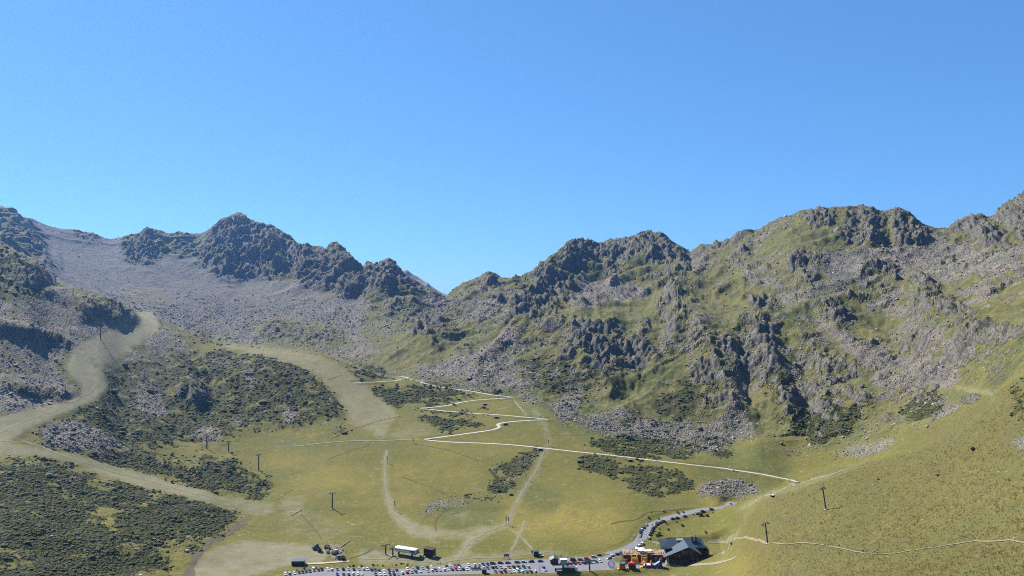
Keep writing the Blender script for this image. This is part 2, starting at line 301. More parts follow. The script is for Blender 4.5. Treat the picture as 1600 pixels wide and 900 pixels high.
PALE = [                                      # pistes and tracks: worn, pale, gravelly grass
 (1, strip([(-60,680),(0,672),(45,655),(100,636),(140,615),(150,603),(142,585),(122,568),(135,560),(165,545),(190,528),(220,508),(245,500)], [46,44,26,18,22,38,42,44,50,46,46,42,32])),
 (.8, strip([(-60,700),(0,700),(60,707),(110,715),(170,735),(230,752),(300,772),(330,779)], [30,22,14,14,18,22,20,20])), (.55, strip([(325,778),(360,785),(400,793),(425,797)], [18,20,26,24])), (.3, [(415,785),(470,780),(560,830),(500,850),(440,830)]),
 (.6, strip([(400,548),(450,556),(495,570),(525,590),(550,615),(570,640),(610,665)], [14,22,30,40,50,56,50])),
 (.8, strip([(605,700),(600,730),(603,765),(612,800),(640,825),(680,835)], [8,8,10,14,22,20])),
 (.8, strip([(850,700),(838,735),(818,765),(800,800),(792,820),(765,828),(735,845),(715,872)], [8,8,10,9,10,12,16,18])),
 (.7, strip([(560,870),(620,872),(690,876),(730,872),(790,868),(860,862),(890,866)], [26,20,14,12,10,8,6])),
 (.95, [(305,905),(302,885),(325,860),(380,845),(460,850),(520,858),(500,880),(450,885),(380,905)]),
 (.6, strip([(640,830),(720,835),(760,826)], 16)), (.8, strip([(822,810),(810,838),(798,862)], 5)), (.7, strip([(790,822),(815,840),(832,858)], 3)),
 (.6, strip([(1150,800),(1195,775),(1240,760),(1300,742),(1360,722)], [8,8,8,7,5])),
 (.5, strip([(1128,875),(1140,855),(1146,840),(1160,818),(1180,790)], [7,6,7,8,7])), (.9, strip([(1105,848),(1125,842),(1146,838),(1160,835)], 3)),
 (.9, strip([(1490,605),(1520,610),(1545,612),(1555,620),(1545,630)], [5,6,6,5,4])),
 (.6, strip([(830,640),(850,660),(858,690),(855,705)], 10)), (.8, strip([(803,624),(815,640),(823,650)], 4)),
 (.7, strip([(340,530),(360,540),(400,548)], [4,8,10])),
 (.4, [(640,660),(680,665),(670,685),(615,688),(600,680)]), (.35, [(450,660),(560,650),(620,655),(560,672)]),
 (.5, [(440,780),(480,770),(470,810),(450,815)]), (.5,[(715,800),(735,793),(738,805),(720,812)]),
]
DRY = [
 strip([(400,546),(450,553),(490,565),(520,585)], [10,16,20,26]), (.9, strip([(505,575),(530,605),(545,640),(560,665)], [10,12,14,14])), (.9, strip([(575,600),(585,625)], 16)),                                       # yellow, dried grass
 [(420,545),(480,552),(530,585),(550,610),(560,650),(540,640),(520,600),(470,565)],
 [(430,720),(520,720),(590,740),(590,790),(520,770),(450,760)], [(670,700),(760,698),(850,712),(800,720),(720,720),(650,712)],
 [(780,780),(870,760),(950,775),(990,800),(980,850),(870,850),(800,830)], [(830,730),(880,730),(900,770),(850,770)],
 [(620,720),(740,730),(760,755),(680,770),(620,760)], [(1000,775),(1090,775),(1150,780),(1100,792),(1020,792)],
 [(1250,800),(1400,760),(1600,700),(1700,700),(1700,840),(1500,850),(1300,840)], [(1140,850),(1200,855),(1300,870),(1250,905),(1100,905)],
 (.8, [(260,730),(320,725),(400,745),(300,740)]), [(130,800),(185,795),(180,835),(150,825)], (.8,[(950,615),(1010,600),(1030,640),(960,650)]),
 [(560,750),(660,760),(640,800),(600,790)], (.6,[(1060,470),(1180,455),(1250,480),(1100,500)]), (.7,[(880,480),(1000,470),(990,500),(920,505)]),
]
GREEN = [
 [(1085,735),(1130,705),(1185,690),(1215,700),(1240,745),(1190,745)], [(1080,740),(1240,755),(1200,770),(1140,755),(1090,748)],
 [(690,790),(760,780),(790,790),(770,820),(700,835),(680,815)], [(870,640),(905,665),(960,682),(920,690),(870,670)], [(800,740),(880,770),(870,800),(820,790)],
 (.8,[(1000,770),(1100,775),(1080,790),(1010,790)]), [(1580,600),(1650,580),(1650,660),(1580,660)], [(780,625),(850,632),(870,650),(830,655)],
 [(200,755),(420,790),(420,800),(300,785)], (.7,[(1000,895),(1100,890),(1100,905),(950,905)]), (.9, [(560,855),(600,850),(620,870),(570,875)]),
 (.6,[(850,560),(960,560),(960,600),(880,620)]), (.6,[(950,580),(1050,570),(1000,620),(920,640)]), (.6,[(420,690),(600,685),(640,690),(640,705),(450,700)]),
]
CLEAN = [                                     # open turf between the crags
 [(900,645),(950,605),(1005,575),(1055,560),(1090,600),(1105,640),(1060,655),(980,645)], (.9, [(880,482),(950,482),(1000,462),(1045,470),(1000,502),(920,502)]), (.8, [(1330,470),(1400,480),(1385,520),(1340,510)]),
 (.8, [(1480,505),(1600,480),(1660,480),(1660,560),(1500,640),(1470,600),(1500,570),(1540,545)]), (.8, [(705,570),(780,530),(820,510),(800,545),(740,560)]), (.9, [(555,552),(640,520),(700,540),(690,568),(600,577)]),
 (.6, [(1160,620),(1230,600),(1300,640),(1400,620),(1470,640),(1400,690),(1280,715),(1180,690)]), (.8, [(1395,330),(1380,390),(1350,400),(1375,380)]), (.7, [(1280,330),(1325,330),(1290,370),(1270,390),(1240,400),(1200,380)]),
 (1, [(1075,742),(1130,703),(1187,686),(1222,700),(1246,748),(1200,752)]), (1, [(1075,742),(1246,752),(1210,775),(1180,770),(1140,740),(1090,757)]), (.7, [(980,390),(1000,420),(960,430),(900,425),(880,440),(860,470),(900,480),(1010,450),(1020,425)]), (.6,[(1080,460),(1180,440),(1260,470),(1180,480),(1100,500)])]
def lines(specs, X_, Y_):                     # ribs (positive) and gullies (negative) running down the faces
    out = np.zeros(X_.shape, np.float32)
    for pts, h, w in specs:
        q = np.array(pts, float); x0, y0 = q.min(0)-w; x1, y1 = q.max(0)+w
        I = np.nonzero((X_ > x0) & (X_ < x1) & (Y_ > y0) & (Y_ < y1)); px_, py_ = X_[I], Y_[I]; bd = np.full(px_.shape, 1e9)
        for (ax, ay), (bx, by) in zip(q[:-1], q[1:]):
            vx, vy = bx-ax, by-ay; t = np.clip(((px_-ax)*vx+(py_-ay)*vy)/(vx*vx+vy*vy), 0, 1); bd = np.minimum(bd, np.hypot(px_-ax-t*vx, py_-ay-t*vy))
        v = np.clip(1-bd/w, 0, 1); out[I] += h*(0.6*v+0.4*v*v)
    return out
KNOLL = [([(225,570),(300,575),(390,590)],6,20), ([(255,596),(300,632)],9,22), ([(400,570),(470,600),(525,645)],7,24), ([(330,600),(385,645)],-7,25), ([(160,600),(200,640),(230,690)],7,24), ([(430,610),(460,658)],6,18), ([(300,560),(330,600)],-5,18)]
RIBS = [([(868,400),(850,420),(845,450),(820,490),(790,530)],30,46), ([(850,420),(880,450),(905,480)],18,24), ([(895,500),(905,540),(915,575)],15,26), ([(960,508),(962,545),(958,570)],12,24), ([(930,505),(935,560),(940,600)],9,22), ([(1000,515),(1015,556)],14,20),
 ([(1055,455),(1075,500),(1110,540),(1130,590),(1150,640)],32,50), ([(1180,500),(1200,560),(1215,600),(1228,640),(1236,662)],28,44), ([(1270,545),(1290,590),(1300,640),(1318,675)],18,36), ([(1440,445),(1462,490),(1450,522)],20,30), ([(1525,508),(1500,545)],16,26),
 ([(1041,485),(1025,540),(1000,582),(975,620)],-18,26), ([(1380,490),(1400,560),(1390,600)],-20,60), ([(1160,520),(1165,580),(1180,640)],-14,22), ([(1250,560),(1262,640)],-10,20), ([(870,470),(930,450),(1010,440)],-14,40),
 ([(372,337),(365,380),(350,432)],28,30), ([(420,357),(430,400),(440,432)],24,25), ([(475,387),(480,420),(470,450)],18,22), ([(520,384),(530,420),(540,457)],22,22), ([(605,408),(600,440),(575,482)],22,22), ([(640,425),(640,470),(650,520)],18,25), ([(235,360),(230,402)],18,22), ([(30,335),(60,380),(75,412)],22,26), ([(400,350),(400,432)],-14,14), ([(452,372),(455,432)],-14,14), ([(567,420),(555,470)],-14,16),
 ([(905,376),(915,412)],15,16), ([(945,380),(950,416)],14,15), ([(1000,364),(995,402)],15,16), ([(1040,372),(1050,402)],13,14), ([(925,378),(930,410)],-10,9), ([(1320,328),(1310,377)],16,20), ([(1350,325),(1365,382)],18,20), ([(1410,330),(1430,380)],16,22), ([(1389,328),(1388,385)],-14,12), ([(1515,338),(1550,392)],20,26), ([(765,430),(775,462)],14,18), ([(1150,370),(1170,420),(1165,470)],16,24), ([(1220,345),(1250,400),(1265,450)],18,28), ([(1290,470),(1310,505)],12,22), ([(690,500),(670,535)],14,18), ([(740,470),(700,520),(660,560)],14,30), ([(800,440),(770,490),(720,545)],16,30)]
def warp(x, y, s):
    return (x+s*7*gnoise(x/34, y/34, x*0+3.3)+s*3.5*gnoise(x/11, y/11, x*0+9.1),
            y+s*5*gnoise(x/30, y/30, x*0+21.3)+s*2.6*gnoise(x/10, y/10, x*0+14.2))
BXw, BYw = warp(BX, BY, 1.0)
rock_soft = sample(raster(ROCK, 3), BX, BY)
rockm = sample(raster(ROCK, 1), BXw, BYw)
screem = sample(raster(SCREE, 3), BXw, BYw)*(1-0.8*sample(raster(BARE, 4), BXw, BYw))
shrubm = sample(raster(SHRUB, 1), BX+(BXw-BX)*0.6, BY+(BYw-BY)*0.6)
palem = sample(raster(PALE, 2), BX+(BXw-BX)*0.15, BY+(BYw-BY)*0.15)
drym = sample(raster(DRY, 8), BXw, BYw)
cleanm = sample(raster(CLEAN, 2), BXw, BYw)
greenm = sample(raster(GREEN, 2), BX+(BXw-BX)*0.3, BY+(BYw-BY)*0.3)
# ---------------------------------------------------------------- relief
rows = np.arange(NR)[:, None]*np.ones((1, NC))
t78 = np.clip((rows-ROW0['c7'])/NROW['c7'], 0, 1)
side = np.maximum(1-sstep(230, 300, BX), sstep(1120, 1220, BX))
knoll = sstep(60, 140, BX)*(1-sstep(520, 570, BX))
mtn = np.clip(np.maximum(t78*3*side, sstep(0.86, 1.0, t78)), 0, 1)
mtn = np.maximum(mtn, (rows >= ROW0['c8']).astype(float))
nearL = (1-sstep(330, 440, BX))*(rows > ROW0['c1'])*(1-palem)
slopeR = np.maximum(sstep(1120, 1230, BX)*(rows < ROW0['c5']), sstep(1380, 1470, BX)*(rows < ROW0['c7']))
X, Y, Z = P[..., 0], P[..., 1], P[..., 2]
du = np.gradient(P, axis=1); dv = np.gradient(P, axis=0)
N0 = np.cross(du, dv); N0 /= np.linalg.norm(N0, axis=2)[..., None]+1e-9
N0 = np.where(N0[..., 2:3] < 0, -N0, N0)
shrub_w = shrubm*(1-palem)
rough = np.clip(mtn*(1-0.85*palem), 0, 1)
tri = ((BY > 683) & (BX > 1060) & (BX < 1260))*cleanm
rough = rough*(1-tri)
rk = rockm*np.clip(rough+knoll*0.7+nearL*0.7, 0, 1)
rks = rock_soft*np.clip(rough+knoll*0.5+nearL*0.5, 0, 1)
far = np.clip(Y/1500, 0.45, 1.6)
w1 = gnoise(X/90, Y/90, Z/90); w2 = gnoise(X/90+40, Y/90, Z/90)
big = fbm(X/190, Y/190, Z/190+3, 3)
mid = fbm(X/46+w1*0.6, Y/46+w2*0.6, Z/46, 5, 0.55)
X, Y, Z = X, Y, Z
rib = ridged((X+14*w1)/42, (Y+14*w2)/42, Z/95, 5, 0.58)
crag = ridged((X+9*w2)/19, (Y+9*w1)/19, Z/30+7, 4, 0.6)
fine = fbm(X/7.5, Y/7.5, Z/7.5, 3, 0.6)
lump = fbm(X/24+5, Y/24, Z/24, 3)
side_rough_pre = knoll*sstep(0.02, 0.2, t78)*(1-palem)*(rows < ROW0['c8'])*(1-rough)
inner = np.clip((rows-ROW0['c10'])/24, 0, 1)*np.clip((ROW0['c13']-rows)/40, 0.25, 1)
rib = np.minimum(rib, 0.52+0.25*(rib-0.52)); crag = np.minimum(crag, 0.5+0.3*(crag-0.5))
gul = ridged((X+30*w1)/150, (Y+30*w2)/150, Z/260, 4, 0.55)
gul2 = ridged((X+20*w2)/64+7, (Y+20*w1)/64, Z/100, 4, 0.55)
frag = fbm(X/34+3, Y/34, Z/34, 4, 0.6)
rks = rks*sstep(-0.42, 0.02, frag+0.25*rks)
out_n = fbm(X/55+13, Y/55, Z/80, 4, 0.55)
outc = rough*sstep(0.19, 0.34, out_n+0.12*frag-0.3*cleanm)*sstep(620, 760, BX)*np.clip((ROW0['c13']-rows)/20, 0, 1)
rks = np.maximum(rks, 0.75*outc); rk = np.maximum(rk, 0.8*outc)
calm = 1-0.8*sample(raster(SCREE, 5), BX, BY)*(1-sstep(620, 760, BX))
d = rough*calm*(big*9*far*(0.4+0.6*inner) + (gul-0.4)*22*inner*far + (gul2-0.4)*5*far*(0.3+0.7*inner)*(1+1.6*rks) + mid*3.6*far*(1+rks))
d += rough*far*rks*(4.5+11*(rib-0.3)+4*(crag-0.3)+3.5*mid) + rk*far*1.2*fine
def saw(u): u = u-np.floor(u); return np.where(u < 0.78, u/0.78, (1-u)/0.22)
strata = saw((0.42*X+0.30*Y+0.86*Z)/(10.5*far)+1.1*mid+0.5*w1)
joint = saw((0.93*X-0.36*Y+0.12*Z)/(15*far)+1.3*frag+0.6*w2); joint2 = saw((0.55*X+0.80*Y-0.2*Z)/(21*far)+1.2*mid)
d += rough*far*np.maximum(rk, 0.25*rks)*(3.2*(strata-.5)+3.4*(joint-.5)+3.0*(joint2-.5))
d += rough*far*(crag-0.4)*1.5*(1-screem*0.9)*calm
d += rough*np.clip((rows-ROW0['c8'])/30+side, 0, 1)*lines(RIBS, BX+(BXw-BX)*1.3, BY+(BYw-BY)*1.3)*(0.40+0.55*(rib-0.2))*np.clip((ROW0['c13']-rows)/55, 0.22, 1)
d += side_rough_pre*lines(KNOLL, BX+(BXw-BX)*1.2, BY+(BYw-BY)*1.2)
d += rough*fine*1.25*far*(0.5+0.5*calm)
blocks = np.clip(gnoise(X/4.5, Y/4.5, Z/4.5)+0.5*gnoise(X/2.1, Y/2.1, Z/2.1)-0.05, 0, 1)
d += screem*np.clip(rough+knoll+nearL+0.35, 0, 1)*blocks*2.0*np.clip(far, 0.6, 1.3)*np.where(BX < 620, 0.25+0.75*sstep(420, 500, BY), 1)
side_rough = np.clip(np.maximum(knoll*sstep(0.02, 0.2, t78), nearL)*(1-palem)*(rows < ROW0['c9']), 0, 1)*(1-rough*0.7)
d += side_rough*(big*5 + mid*3.4 + lump*1.6 + fine*0.5*(0.3+shrub_w) + rk*(1.5+5*(crag-0.2)) )
smooth = np.clip(1-rough-side_rough, 0, 1)
d += smooth*(1-0.7*slopeR)*(1.3*fbm(X/75, Y/75, Z*0, 3) + 0.25*lump)
d += slopeR*(1-palem)*(1.1*fbm(X/30, Y/30, Z/30, 3)+0.55*lump+0.42*fbm(X/4.2, Y/4.2, Z/4.2, 3, 0.6))
# cut banks left of the piste and small drop on its valley side
def bank(poly, blur, h):
    return sample(raster([poly], blur), BX, BY)*h
d += bank([(60,452),(120,458),(170,474),(216,495),(214,507),(188,513),(172,502),(150,497),(128,500),(108,482)], 2, 12)*(rows < ROW0['c9'])
d += bank([(-60,488),(0,500),(50,515),(90,526),(112,536),(104,543),(60,534),(0,523),(-60,520)], 1, 6)*(rows < ROW0['c9'])
d += bank([(0,585),(70,590),(118,606),(126,616),(100,622),(60,616),(0,608)], 1, 3)*(rows < ROW0['c9'])
d += bank([(250,590),(300,590),(322,610),(330,630),(300,636),(280,625)], 2, 10)*(rows < ROW0['c9'])
d += bank([(-60,350),(0,384),(45,405),(80,438),(60,442),(30,436),(0,420),(-60,400)], 3, 6)*(rows < ROW0['c9'])
d += bank([(0,800),(60,810),(140,855),(190,880),(60,900),(-60,880)], 6, 5) + bank([(200,780),(300,775),(350,810),(290,845),(230,830)], 6, 3)
d = d*np.clip((rows-4)/30, 0, 1)
Nc = np.cumsum(np.pad(N0, ((11, 10), (0, 0), (0, 0)), mode='edge'), axis=0); N0 = (Nc[20:]-np.concatenate([np.zeros_like(Nc[:1]), Nc[:-21]]))[:NR]/21
dirv = N0*0.62; dirv[..., 2] += 0.42
flatmask = smooth[..., None]
dirv = dirv*(1-flatmask)+np.array([0, 0, 1.0])*flatmask
P = (P + dirv*d[..., None]).astype(np.float32)
# keep the rim of the near shoulder and the knoll crisp
PXJ = 800+F*P[..., 0]/P[..., 1]; PYJ = 450-F*P[..., 2]/P[..., 1]

def at(x, y, rmin=0, rmax=None):              # the ground point seen at bearing x, dip y (first hit from the viewer)
    c = (x-PX0)/DPX; i = int(min(max(c, 0), NC-2)); a = c-i
    rmax = rmax or NR
    yy = PYJ[rmin:rmax, i]*(1-a)+PYJ[rmin:rmax, i+1]*a
    dd = P[rmin:rmax, i, 1]*(1-a)+P[rmin:rmax, i+1, 1]*a
    k = np.nonzero((yy[:-1] >= y) & (yy[1:] < y))[0]
    if len(k) == 0: k = [int(np.argmin(np.abs(yy-y)[:-1]))]
    k = k[0]; t = (yy[k]-y)/max(yy[k]-yy[k+1], 1e-6); t = min(max(t, 0), 1)
    D = dd[k]*(1-t)+dd[k+1]*t
    return Vector(((x-800)/F*D, D, (450-y)/F*D))
def ground(Xw, Yw):                           # height of the ground at a place
    x = 800+F*Xw/Yw; c = (x-PX0)/DPX; i = int(min(max(c, 0), NC-2)); a = c-i
    dd = P[:, i, 1]*(1-a)+P[:, i+1, 1]*a; zz = P[:, i, 2]*(1-a)+P[:, i+1, 2]*a
    k = int(np.clip(np.searchsorted(dd[:ROW0['c8']], Yw)-1, 0, NR-2)); t = (Yw-dd[k])/(dd[k+1]-dd[k]+1e-9)
    return float(zz[k]*(1-t)+zz[k+1]*t)

PARK_Z = -208.0
def on_park(x, y, z=PARK_Z):
    D = -z*F/(y-450); return ((x-800)/F*D, D)
def resample(pts, step):
    p = np.array([tuple(q) for q in pts], float); s = np.concatenate([[0], np.cumsum(np.linalg.norm(np.diff(p, axis=0), axis=1))])
    n = max(int(s[-1]/step), 2); q = np.linspace(0, s[-1], n+1)
    out = np.stack([np.interp(q, s, p[:, k]) for k in range(p.shape[1])], 1)
    return out
def smooth_line(p, it, ends=True):
    for _ in range(it):
        q = p.copy(); q[1:-1] = (p[:-2]+2*p[1:-1]+p[2:])/4; p = q
    return p
def seg_level(line, half, fade, rlo=0, rhi=None):   # level the ground along a line (x,y,z)
    global P
    rhi = rhi or ROW0['c10']
    Q = P[rlo:rhi]; bd = np.full(Q.shape[:2], 1e9, np.float32); bz = np.zeros(Q.shape[:2], np.float32)
    for a, b in zip(line[:-1], line[1:]):
        R = half+fade
        x0, x1 = min(a[0], b[0])-R, max(a[0], b[0])+R; y0, y1 = min(a[1], b[1])-R, max(a[1], b[1])+R
        I = np.nonzero((Q[..., 0] > x0) & (Q[..., 0] < x1) & (Q[..., 1] > y0) & (Q[..., 1] < y1))
        if len(I[0]) == 0: continue
        v = b[:2]-a[:2]; L = v@v+1e-9
        t = np.clip(((Q[I][:, 0]-a[0])*v[0]+(Q[I][:, 1]-a[1])*v[1])/L, 0, 1)
        dd = np.hypot(Q[I][:, 0]-a[0]-t*v[0], Q[I][:, 1]-a[1]-t*v[1]); zz = a[2]+t*(b[2]-a[2])
        better = dd < bd[I]; J = (I[0][better], I[1][better]); bd[J] = dd[better]; bz[J] = zz[better]
    w = 1-sstep(half, half+fade, bd); P[rlo:rhi, :, 2] = Q[..., 2]*(1-w)+bz*w
def inside(px, py, poly):
    r = np.zeros(px.shape, bool); j = len(poly)-1
    for i in range(len(poly)):
        (xi, yi), (xj, yj) = poly[i], poly[j]
        if yi != yj: r ^= ((yi > py) != (yj > py)) & (px < (xj-xi)*(py-yi)/(yj-yi)+xi)
        j = i
    return r
PARK_PX = [(360,915),(430,903),(445,899.5),(470,894.5),(500,890),(530,888),(580,889),(600,890.5),(640,888),(680,884.5),(710,881),(740,880),(770,877),(800,875.5),(850,874),(880,873),(910,870),(930,870),(950,868),(968,861),(976,866),(957,873),(963,880),(1000,880.5),(1040,880.5),(1040,885.5),(960,890.5),(900,892.5),(880,894),(862,895.5),(740,897),(700,898),(640,899.5),(600,903),(560,912),(480,920)]
park_poly = [on_park(*p) for p in PARK_PX]
hut_poly = [on_park(*p) for p in [(962,860),(1030,850),(1120,850),(1128,880),(1040,886),(962,884)]]
def poly_dist(px, py, poly):
    bd = np.full(px.shape, 1e9, np.float32); j = len(poly)-1
    for i in range(len(poly)):
        ax, ay = poly[j]; bx, by = poly[i]; vx, vy = bx-ax, by-ay; L = vx*vx+vy*vy+1e-9
        t = np.clip(((px-ax)*vx+(py-ay)*vy)/L, 0, 1); bd = np.minimum(bd, np.hypot(px-ax-t*vx, py-ay-t*vy)); j = i
    return np.where(inside(px, py, poly), 0, bd)
sub = P[:ROW0['c7']]
for poly, fade in ((park_poly, 9.0), (hut_poly, 12.0)):
    I = np.nonzero((sub[..., 1] > 540) & (sub[..., 1] < 720) & (np.abs(sub[..., 0]) < 260))
    dd = poly_dist(sub[I][:, 0], sub[I][:, 1], poly); w = 1-sstep(1.5, fade, dd)
    sub[I[0], I[1], 2] = sub[I[0], I[1], 2]*(1-w)+(PARK_Z)*w

def road_line(pix, step=3.0, it=6, itz=30):
    pts = [at(*p) for p in pix]; p = resample(pts, step)
    z = p[:, 2:].copy(); p = smooth_line(p, it); z = smooth_line(z, itz); p[:, 2] = z[:, 0]; return p
asphalt = road_line([(950,867.5),(965,864),(978,858.5),(991,851.5),(1001,843),(1005,834),(1010,826),(1018,819.5),(1030,814),(1046,808.7),(1070,803),(1095,797.7),(1120,793),(1138,788.5),(1146,785)])
asphalt[:, 2] = np.where(np.arange(len(asphalt)) < 20, PARK_Z, asphalt[:, 2]); asphalt[:, 2] = smooth_line(asphalt[:, 2:3], 40)[:, 0]
seg_level(asphalt, 5.2, 7)
ZIG = [[(555,598),(589,597),(617,595),(633,592)], [(633,592),(638,590.5),(631,588.7),(622,588)],
 [(638,592.5),(660,598),(691,606),(702,607),(732,610.6),(770,617.5),(803,621)],
 [(803,621),(780,623),(747,625),(721,628.6),(700,634),(678,636.5),(657,638)],
 [(657,638),(685,641.5),(732,645.6),(766,647.5),(798,650),(827,652.6),(856,655.5)],
 [(856,655.5),(827,657),(800,659),(786,660.5),(777,662.5),(778,665),(782,667.5),(770,672),(742,676),(694,682.5),(664,686.5)],
 [(664,686.5),(672,688.7),(704,691),(761,693),(798,695),(842,699.5),(900,706),(950,711),(1000,717),(1060,724),(1130,732),(1190,741),(1238,751),(1246,753.5)]]
zig_lines = [road_line(z, 3.0, 3, 12) for z in ZIG]
for a, b in ((1, 0), (3, 2), (4, 3), (5, 4), (6, 5)):
    zig_lines[a][0] = zig_lines[b][-1]
for zl in zig_lines: seg_level(zl, 3.1, 5)
branch_line = road_line([(664,686.7),(645,687),(600,688.8),(560,689),(530,690),(500,693),(470,697),(430,697.5)], 3, 4, 20)
TRAIL = [(1146,838.5),(1165,839),(1182,845),(1198,851),(1225,851.5),(1250,848),(1280,851),(1300,855),(1340,863),(1370,867),(1395,866),(1420,861),(1450,857),(1490,851),(1510,847),(1540,847),(1580,844),(1600,849),(1640,860),(1700,870)]
trail_line = road_line(TRAIL, 2.0, 3, 6)
hutpath_line = road_line([(1040,883),(1070,882.5),(1100,882),(1118,880),(1135,876.5),(1150,870)], 2, 4, 20)
loop_line = road_line([(1019,847),(1032,850),(1040,856),(1044,862)], 2, 4, 20)
boards_line = road_line([(478,881.5),(500,880.5),(520,879.3),(545,877)], 2, 2, 10)
bouncy = None
PYJ = 450-F*P[..., 2]/P[..., 1]; PXJ = 800+F*P[..., 0]/P[..., 1]

# ---------------------------------------------------------------- ground sheet
du = np.gradient(P, axis=1); dv = np.gradient(P, axis=0)
NV = np.cross(du, dv); NV /= np.linalg.norm(NV, axis=2)[..., None]+1e-9
NV = np.where(NV[..., 2:3] < 0, -NV, NV)
steep = 1-NV[..., 2]
X, Y, Z = P[..., 0], P[..., 1], P[..., 2]
patch = fbm(X/60, Y/60, Z/60+11, 4)
n_hi = fbm(X/13, Y/13, Z/13+4, 4, 0.6)
rockw = np.clip(sstep(0.36, 0.52, steep+n_hi*0.22+rk*0.22-0.03*screem-0.07*cleanm)*np.clip(rough+side_rough*0.8, 0, 1) + rk*sstep(-0.12, 0.2, n_hi+0.5*frag+0.16*rk+0.35*(steep-0.3)), 0, 1)
screew = np.clip(screem*sstep(-0.32, 0.1, n_hi+0.4*patch+0.22), 0, 1)
wild = rough*(1-rockw)
screew = np.maximum(screew, wild*sstep(-0.06, 0.3, patch*0.6+n_hi*0.9+0.1*sstep(1100,1400,BX)-0.04-0.4*cleanm)*0.85)
screew = screew*(1-np.clip(rockw, 0, 1)*0.8)*(1-palem)
tussock = fbm(X/5.5, Y/5.5, Z/5.5+9, 3, 0.6)
shrubw = sstep(0.34, 0.62, shrub_w*(1+0.9*tussock+1.1*n_hi)-0.02)
shrubw = np.maximum(shrubw, wild*sstep(0.12, 0.4, -patch*0.8+n_hi*0.3-0.05)*0.6)*(1-np.clip(screew+rockw, 0, 1)*0.85)
shrub_raw = shrub_w

shrub_fz = np.where(BX > 565, sample(raster(SHRUB, 2), BXw, BYw), sample(raster(SHRUB, 6), BXw, BYw))*(1-np.clip(palem*1.6, 0, 1))
gaps = fbm(X/20+9, Y/20, Z/20, 5, 0.62)
shrub_fz = shrub_fz*sstep(-0.22, 0.16, gaps*1.7+0.58*(shrub_fz-0.46)+0.05*sstep(760, 800, BY)*(BX < 420))*sstep(0.06, 0.2, shrub_fz)
shrubw = np.maximum(sstep(0.18, 0.5, shrub_fz*(1+0.8*tussock+0.8*n_hi)), shrubw*(BX > 700)*rough)

def grid_mesh(name, V):
    nr, nc = V.shape[:2]; me = bpy.data.meshes.new(name)
    me.vertices.add(nr*nc); me.vertices.foreach_set('co', V.reshape(-1).astype(np.float32))
    i = np.arange(nr*nc).reshape(nr, nc)
    q = np.stack([i[:-1, :-1], i[:-1, 1:], i[1:, 1:], i[1:, :-1]], -1).reshape(-1, 4)
    me.loops.add(q.size); me.loops.foreach_set('vertex_index', q.reshape(-1).astype(np.int32))
    me.polygons.add(len(q)); me.polygons.foreach_set('loop_start', (np.arange(len(q))*4).astype(np.int32))
    me.polygons.foreach_set('use_smooth', np.ones(len(q), bool)); me.update(); me.validate()
    return me
def vcol(me, name, r, g, b, a):
    at_ = me.color_attributes.new(name, 'FLOAT_COLOR', 'POINT')
    arr = np.stack([np.broadcast_to(v, r.shape) for v in (r, g, b, a)], -1).astype(np.float32)
    at_.data.foreach_set('color', arr.reshape(-1))
def tag(o, label=None, cat=None, group=None, kind=None):
    if label: o['label'] = label
    if cat: o['category'] = cat
    if group: o['group'] = group
    if kind: o['kind'] = kind
    return o

# ---------------------------------------------------------------- material helpers
class NT:
    def __init__(s, name):
        s.m = bpy.data.materials.new(name); s.m.use_nodes = True; s.t = s.m.node_tree; s.t.nodes.clear()
        s.out = s.n('ShaderNodeOutputMaterial'); s.b = s.n('ShaderNodeBsdfPrincipled')
        s.l(s.b.outputs[0], s.out.inputs[0]); s.b.inputs['Roughness'].default_value = 0.9
        s.b.inputs['Specular IOR Level'].default_value = 0.2
    def n(s, t, **k):
        x = s.t.nodes.new(t)
        for a, v in k.items(): setattr(x, a, v)
        return x
    def l(s, a, b): s.t.links.new(a, b)
    def put(s, sock, v):
        if hasattr(v, 'is_linked') or isinstance(v, bpy.types.NodeSocket): s.l(v, sock)
        else:
            if isinstance(v, tuple) and len(v) == 3 and sock.type == 'RGBA': v = (*v, 1)
            sock.default_value = v
    def pos(s): return s.n('ShaderNodeNewGeometry').outputs['Position']
    def noise(s, scale, detail=4, rough=0.55, vec=None, dist=0):
        x = s.n('ShaderNodeTexNoise'); x.inputs['Scale'].default_value = scale; x.inputs['Detail'].default_value = detail
        x.inputs['Roughness'].default_value = rough; x.inputs['Distortion'].default_value = dist
        s.l(vec or s.pos(), x.inputs['Vector']); return x.outputs['Fac']
    def voro(s, scale, feature='F1', out='Distance', vec=None):
        x = s.n('ShaderNodeTexVoronoi', feature=feature); x.inputs['Scale'].default_value = scale
        s.l(vec or s.pos(), x.inputs['Vector']); return x.outputs[out]
    def math(s, op, a, b=0.0, c=0.0, clamp=False):
        x = s.n('ShaderNodeMath', operation=op, use_clamp=clamp); s.put(x.inputs[0], a); s.put(x.inputs[1], b); s.put(x.inputs[2], c); return x.outputs[0]
    def ramp(s, v, a, b, c=0.0, d=1.0):
        x = s.n('ShaderNodeMapRange'); x.clamp = True
        for i, q in enumerate((v, a, b, c, d)): s.put(x.inputs[i], q)
        return x.outputs[0]
    def mix(s, f, a, b, mode='MIX'):
        x = s.n('ShaderNodeMix', data_type='RGBA', blend_type=mode); x.clamp_factor = True
        s.put(x.inputs[0], f); s.put(x.inputs[6], a); s.put(x.inputs[7], b); return x.outputs[2]
    def bump(s, h, strength, dist):
        x = s.n('ShaderNodeBump'); s.put(x.inputs['Strength'], strength); x.inputs['Distance'].default_value = dist
        s.l(h, x.inputs['Height']); s.l(x.outputs[0], s.b.inputs['Normal'])
    def color(s, c): s.put(s.b.inputs['Base Color'], c); return s

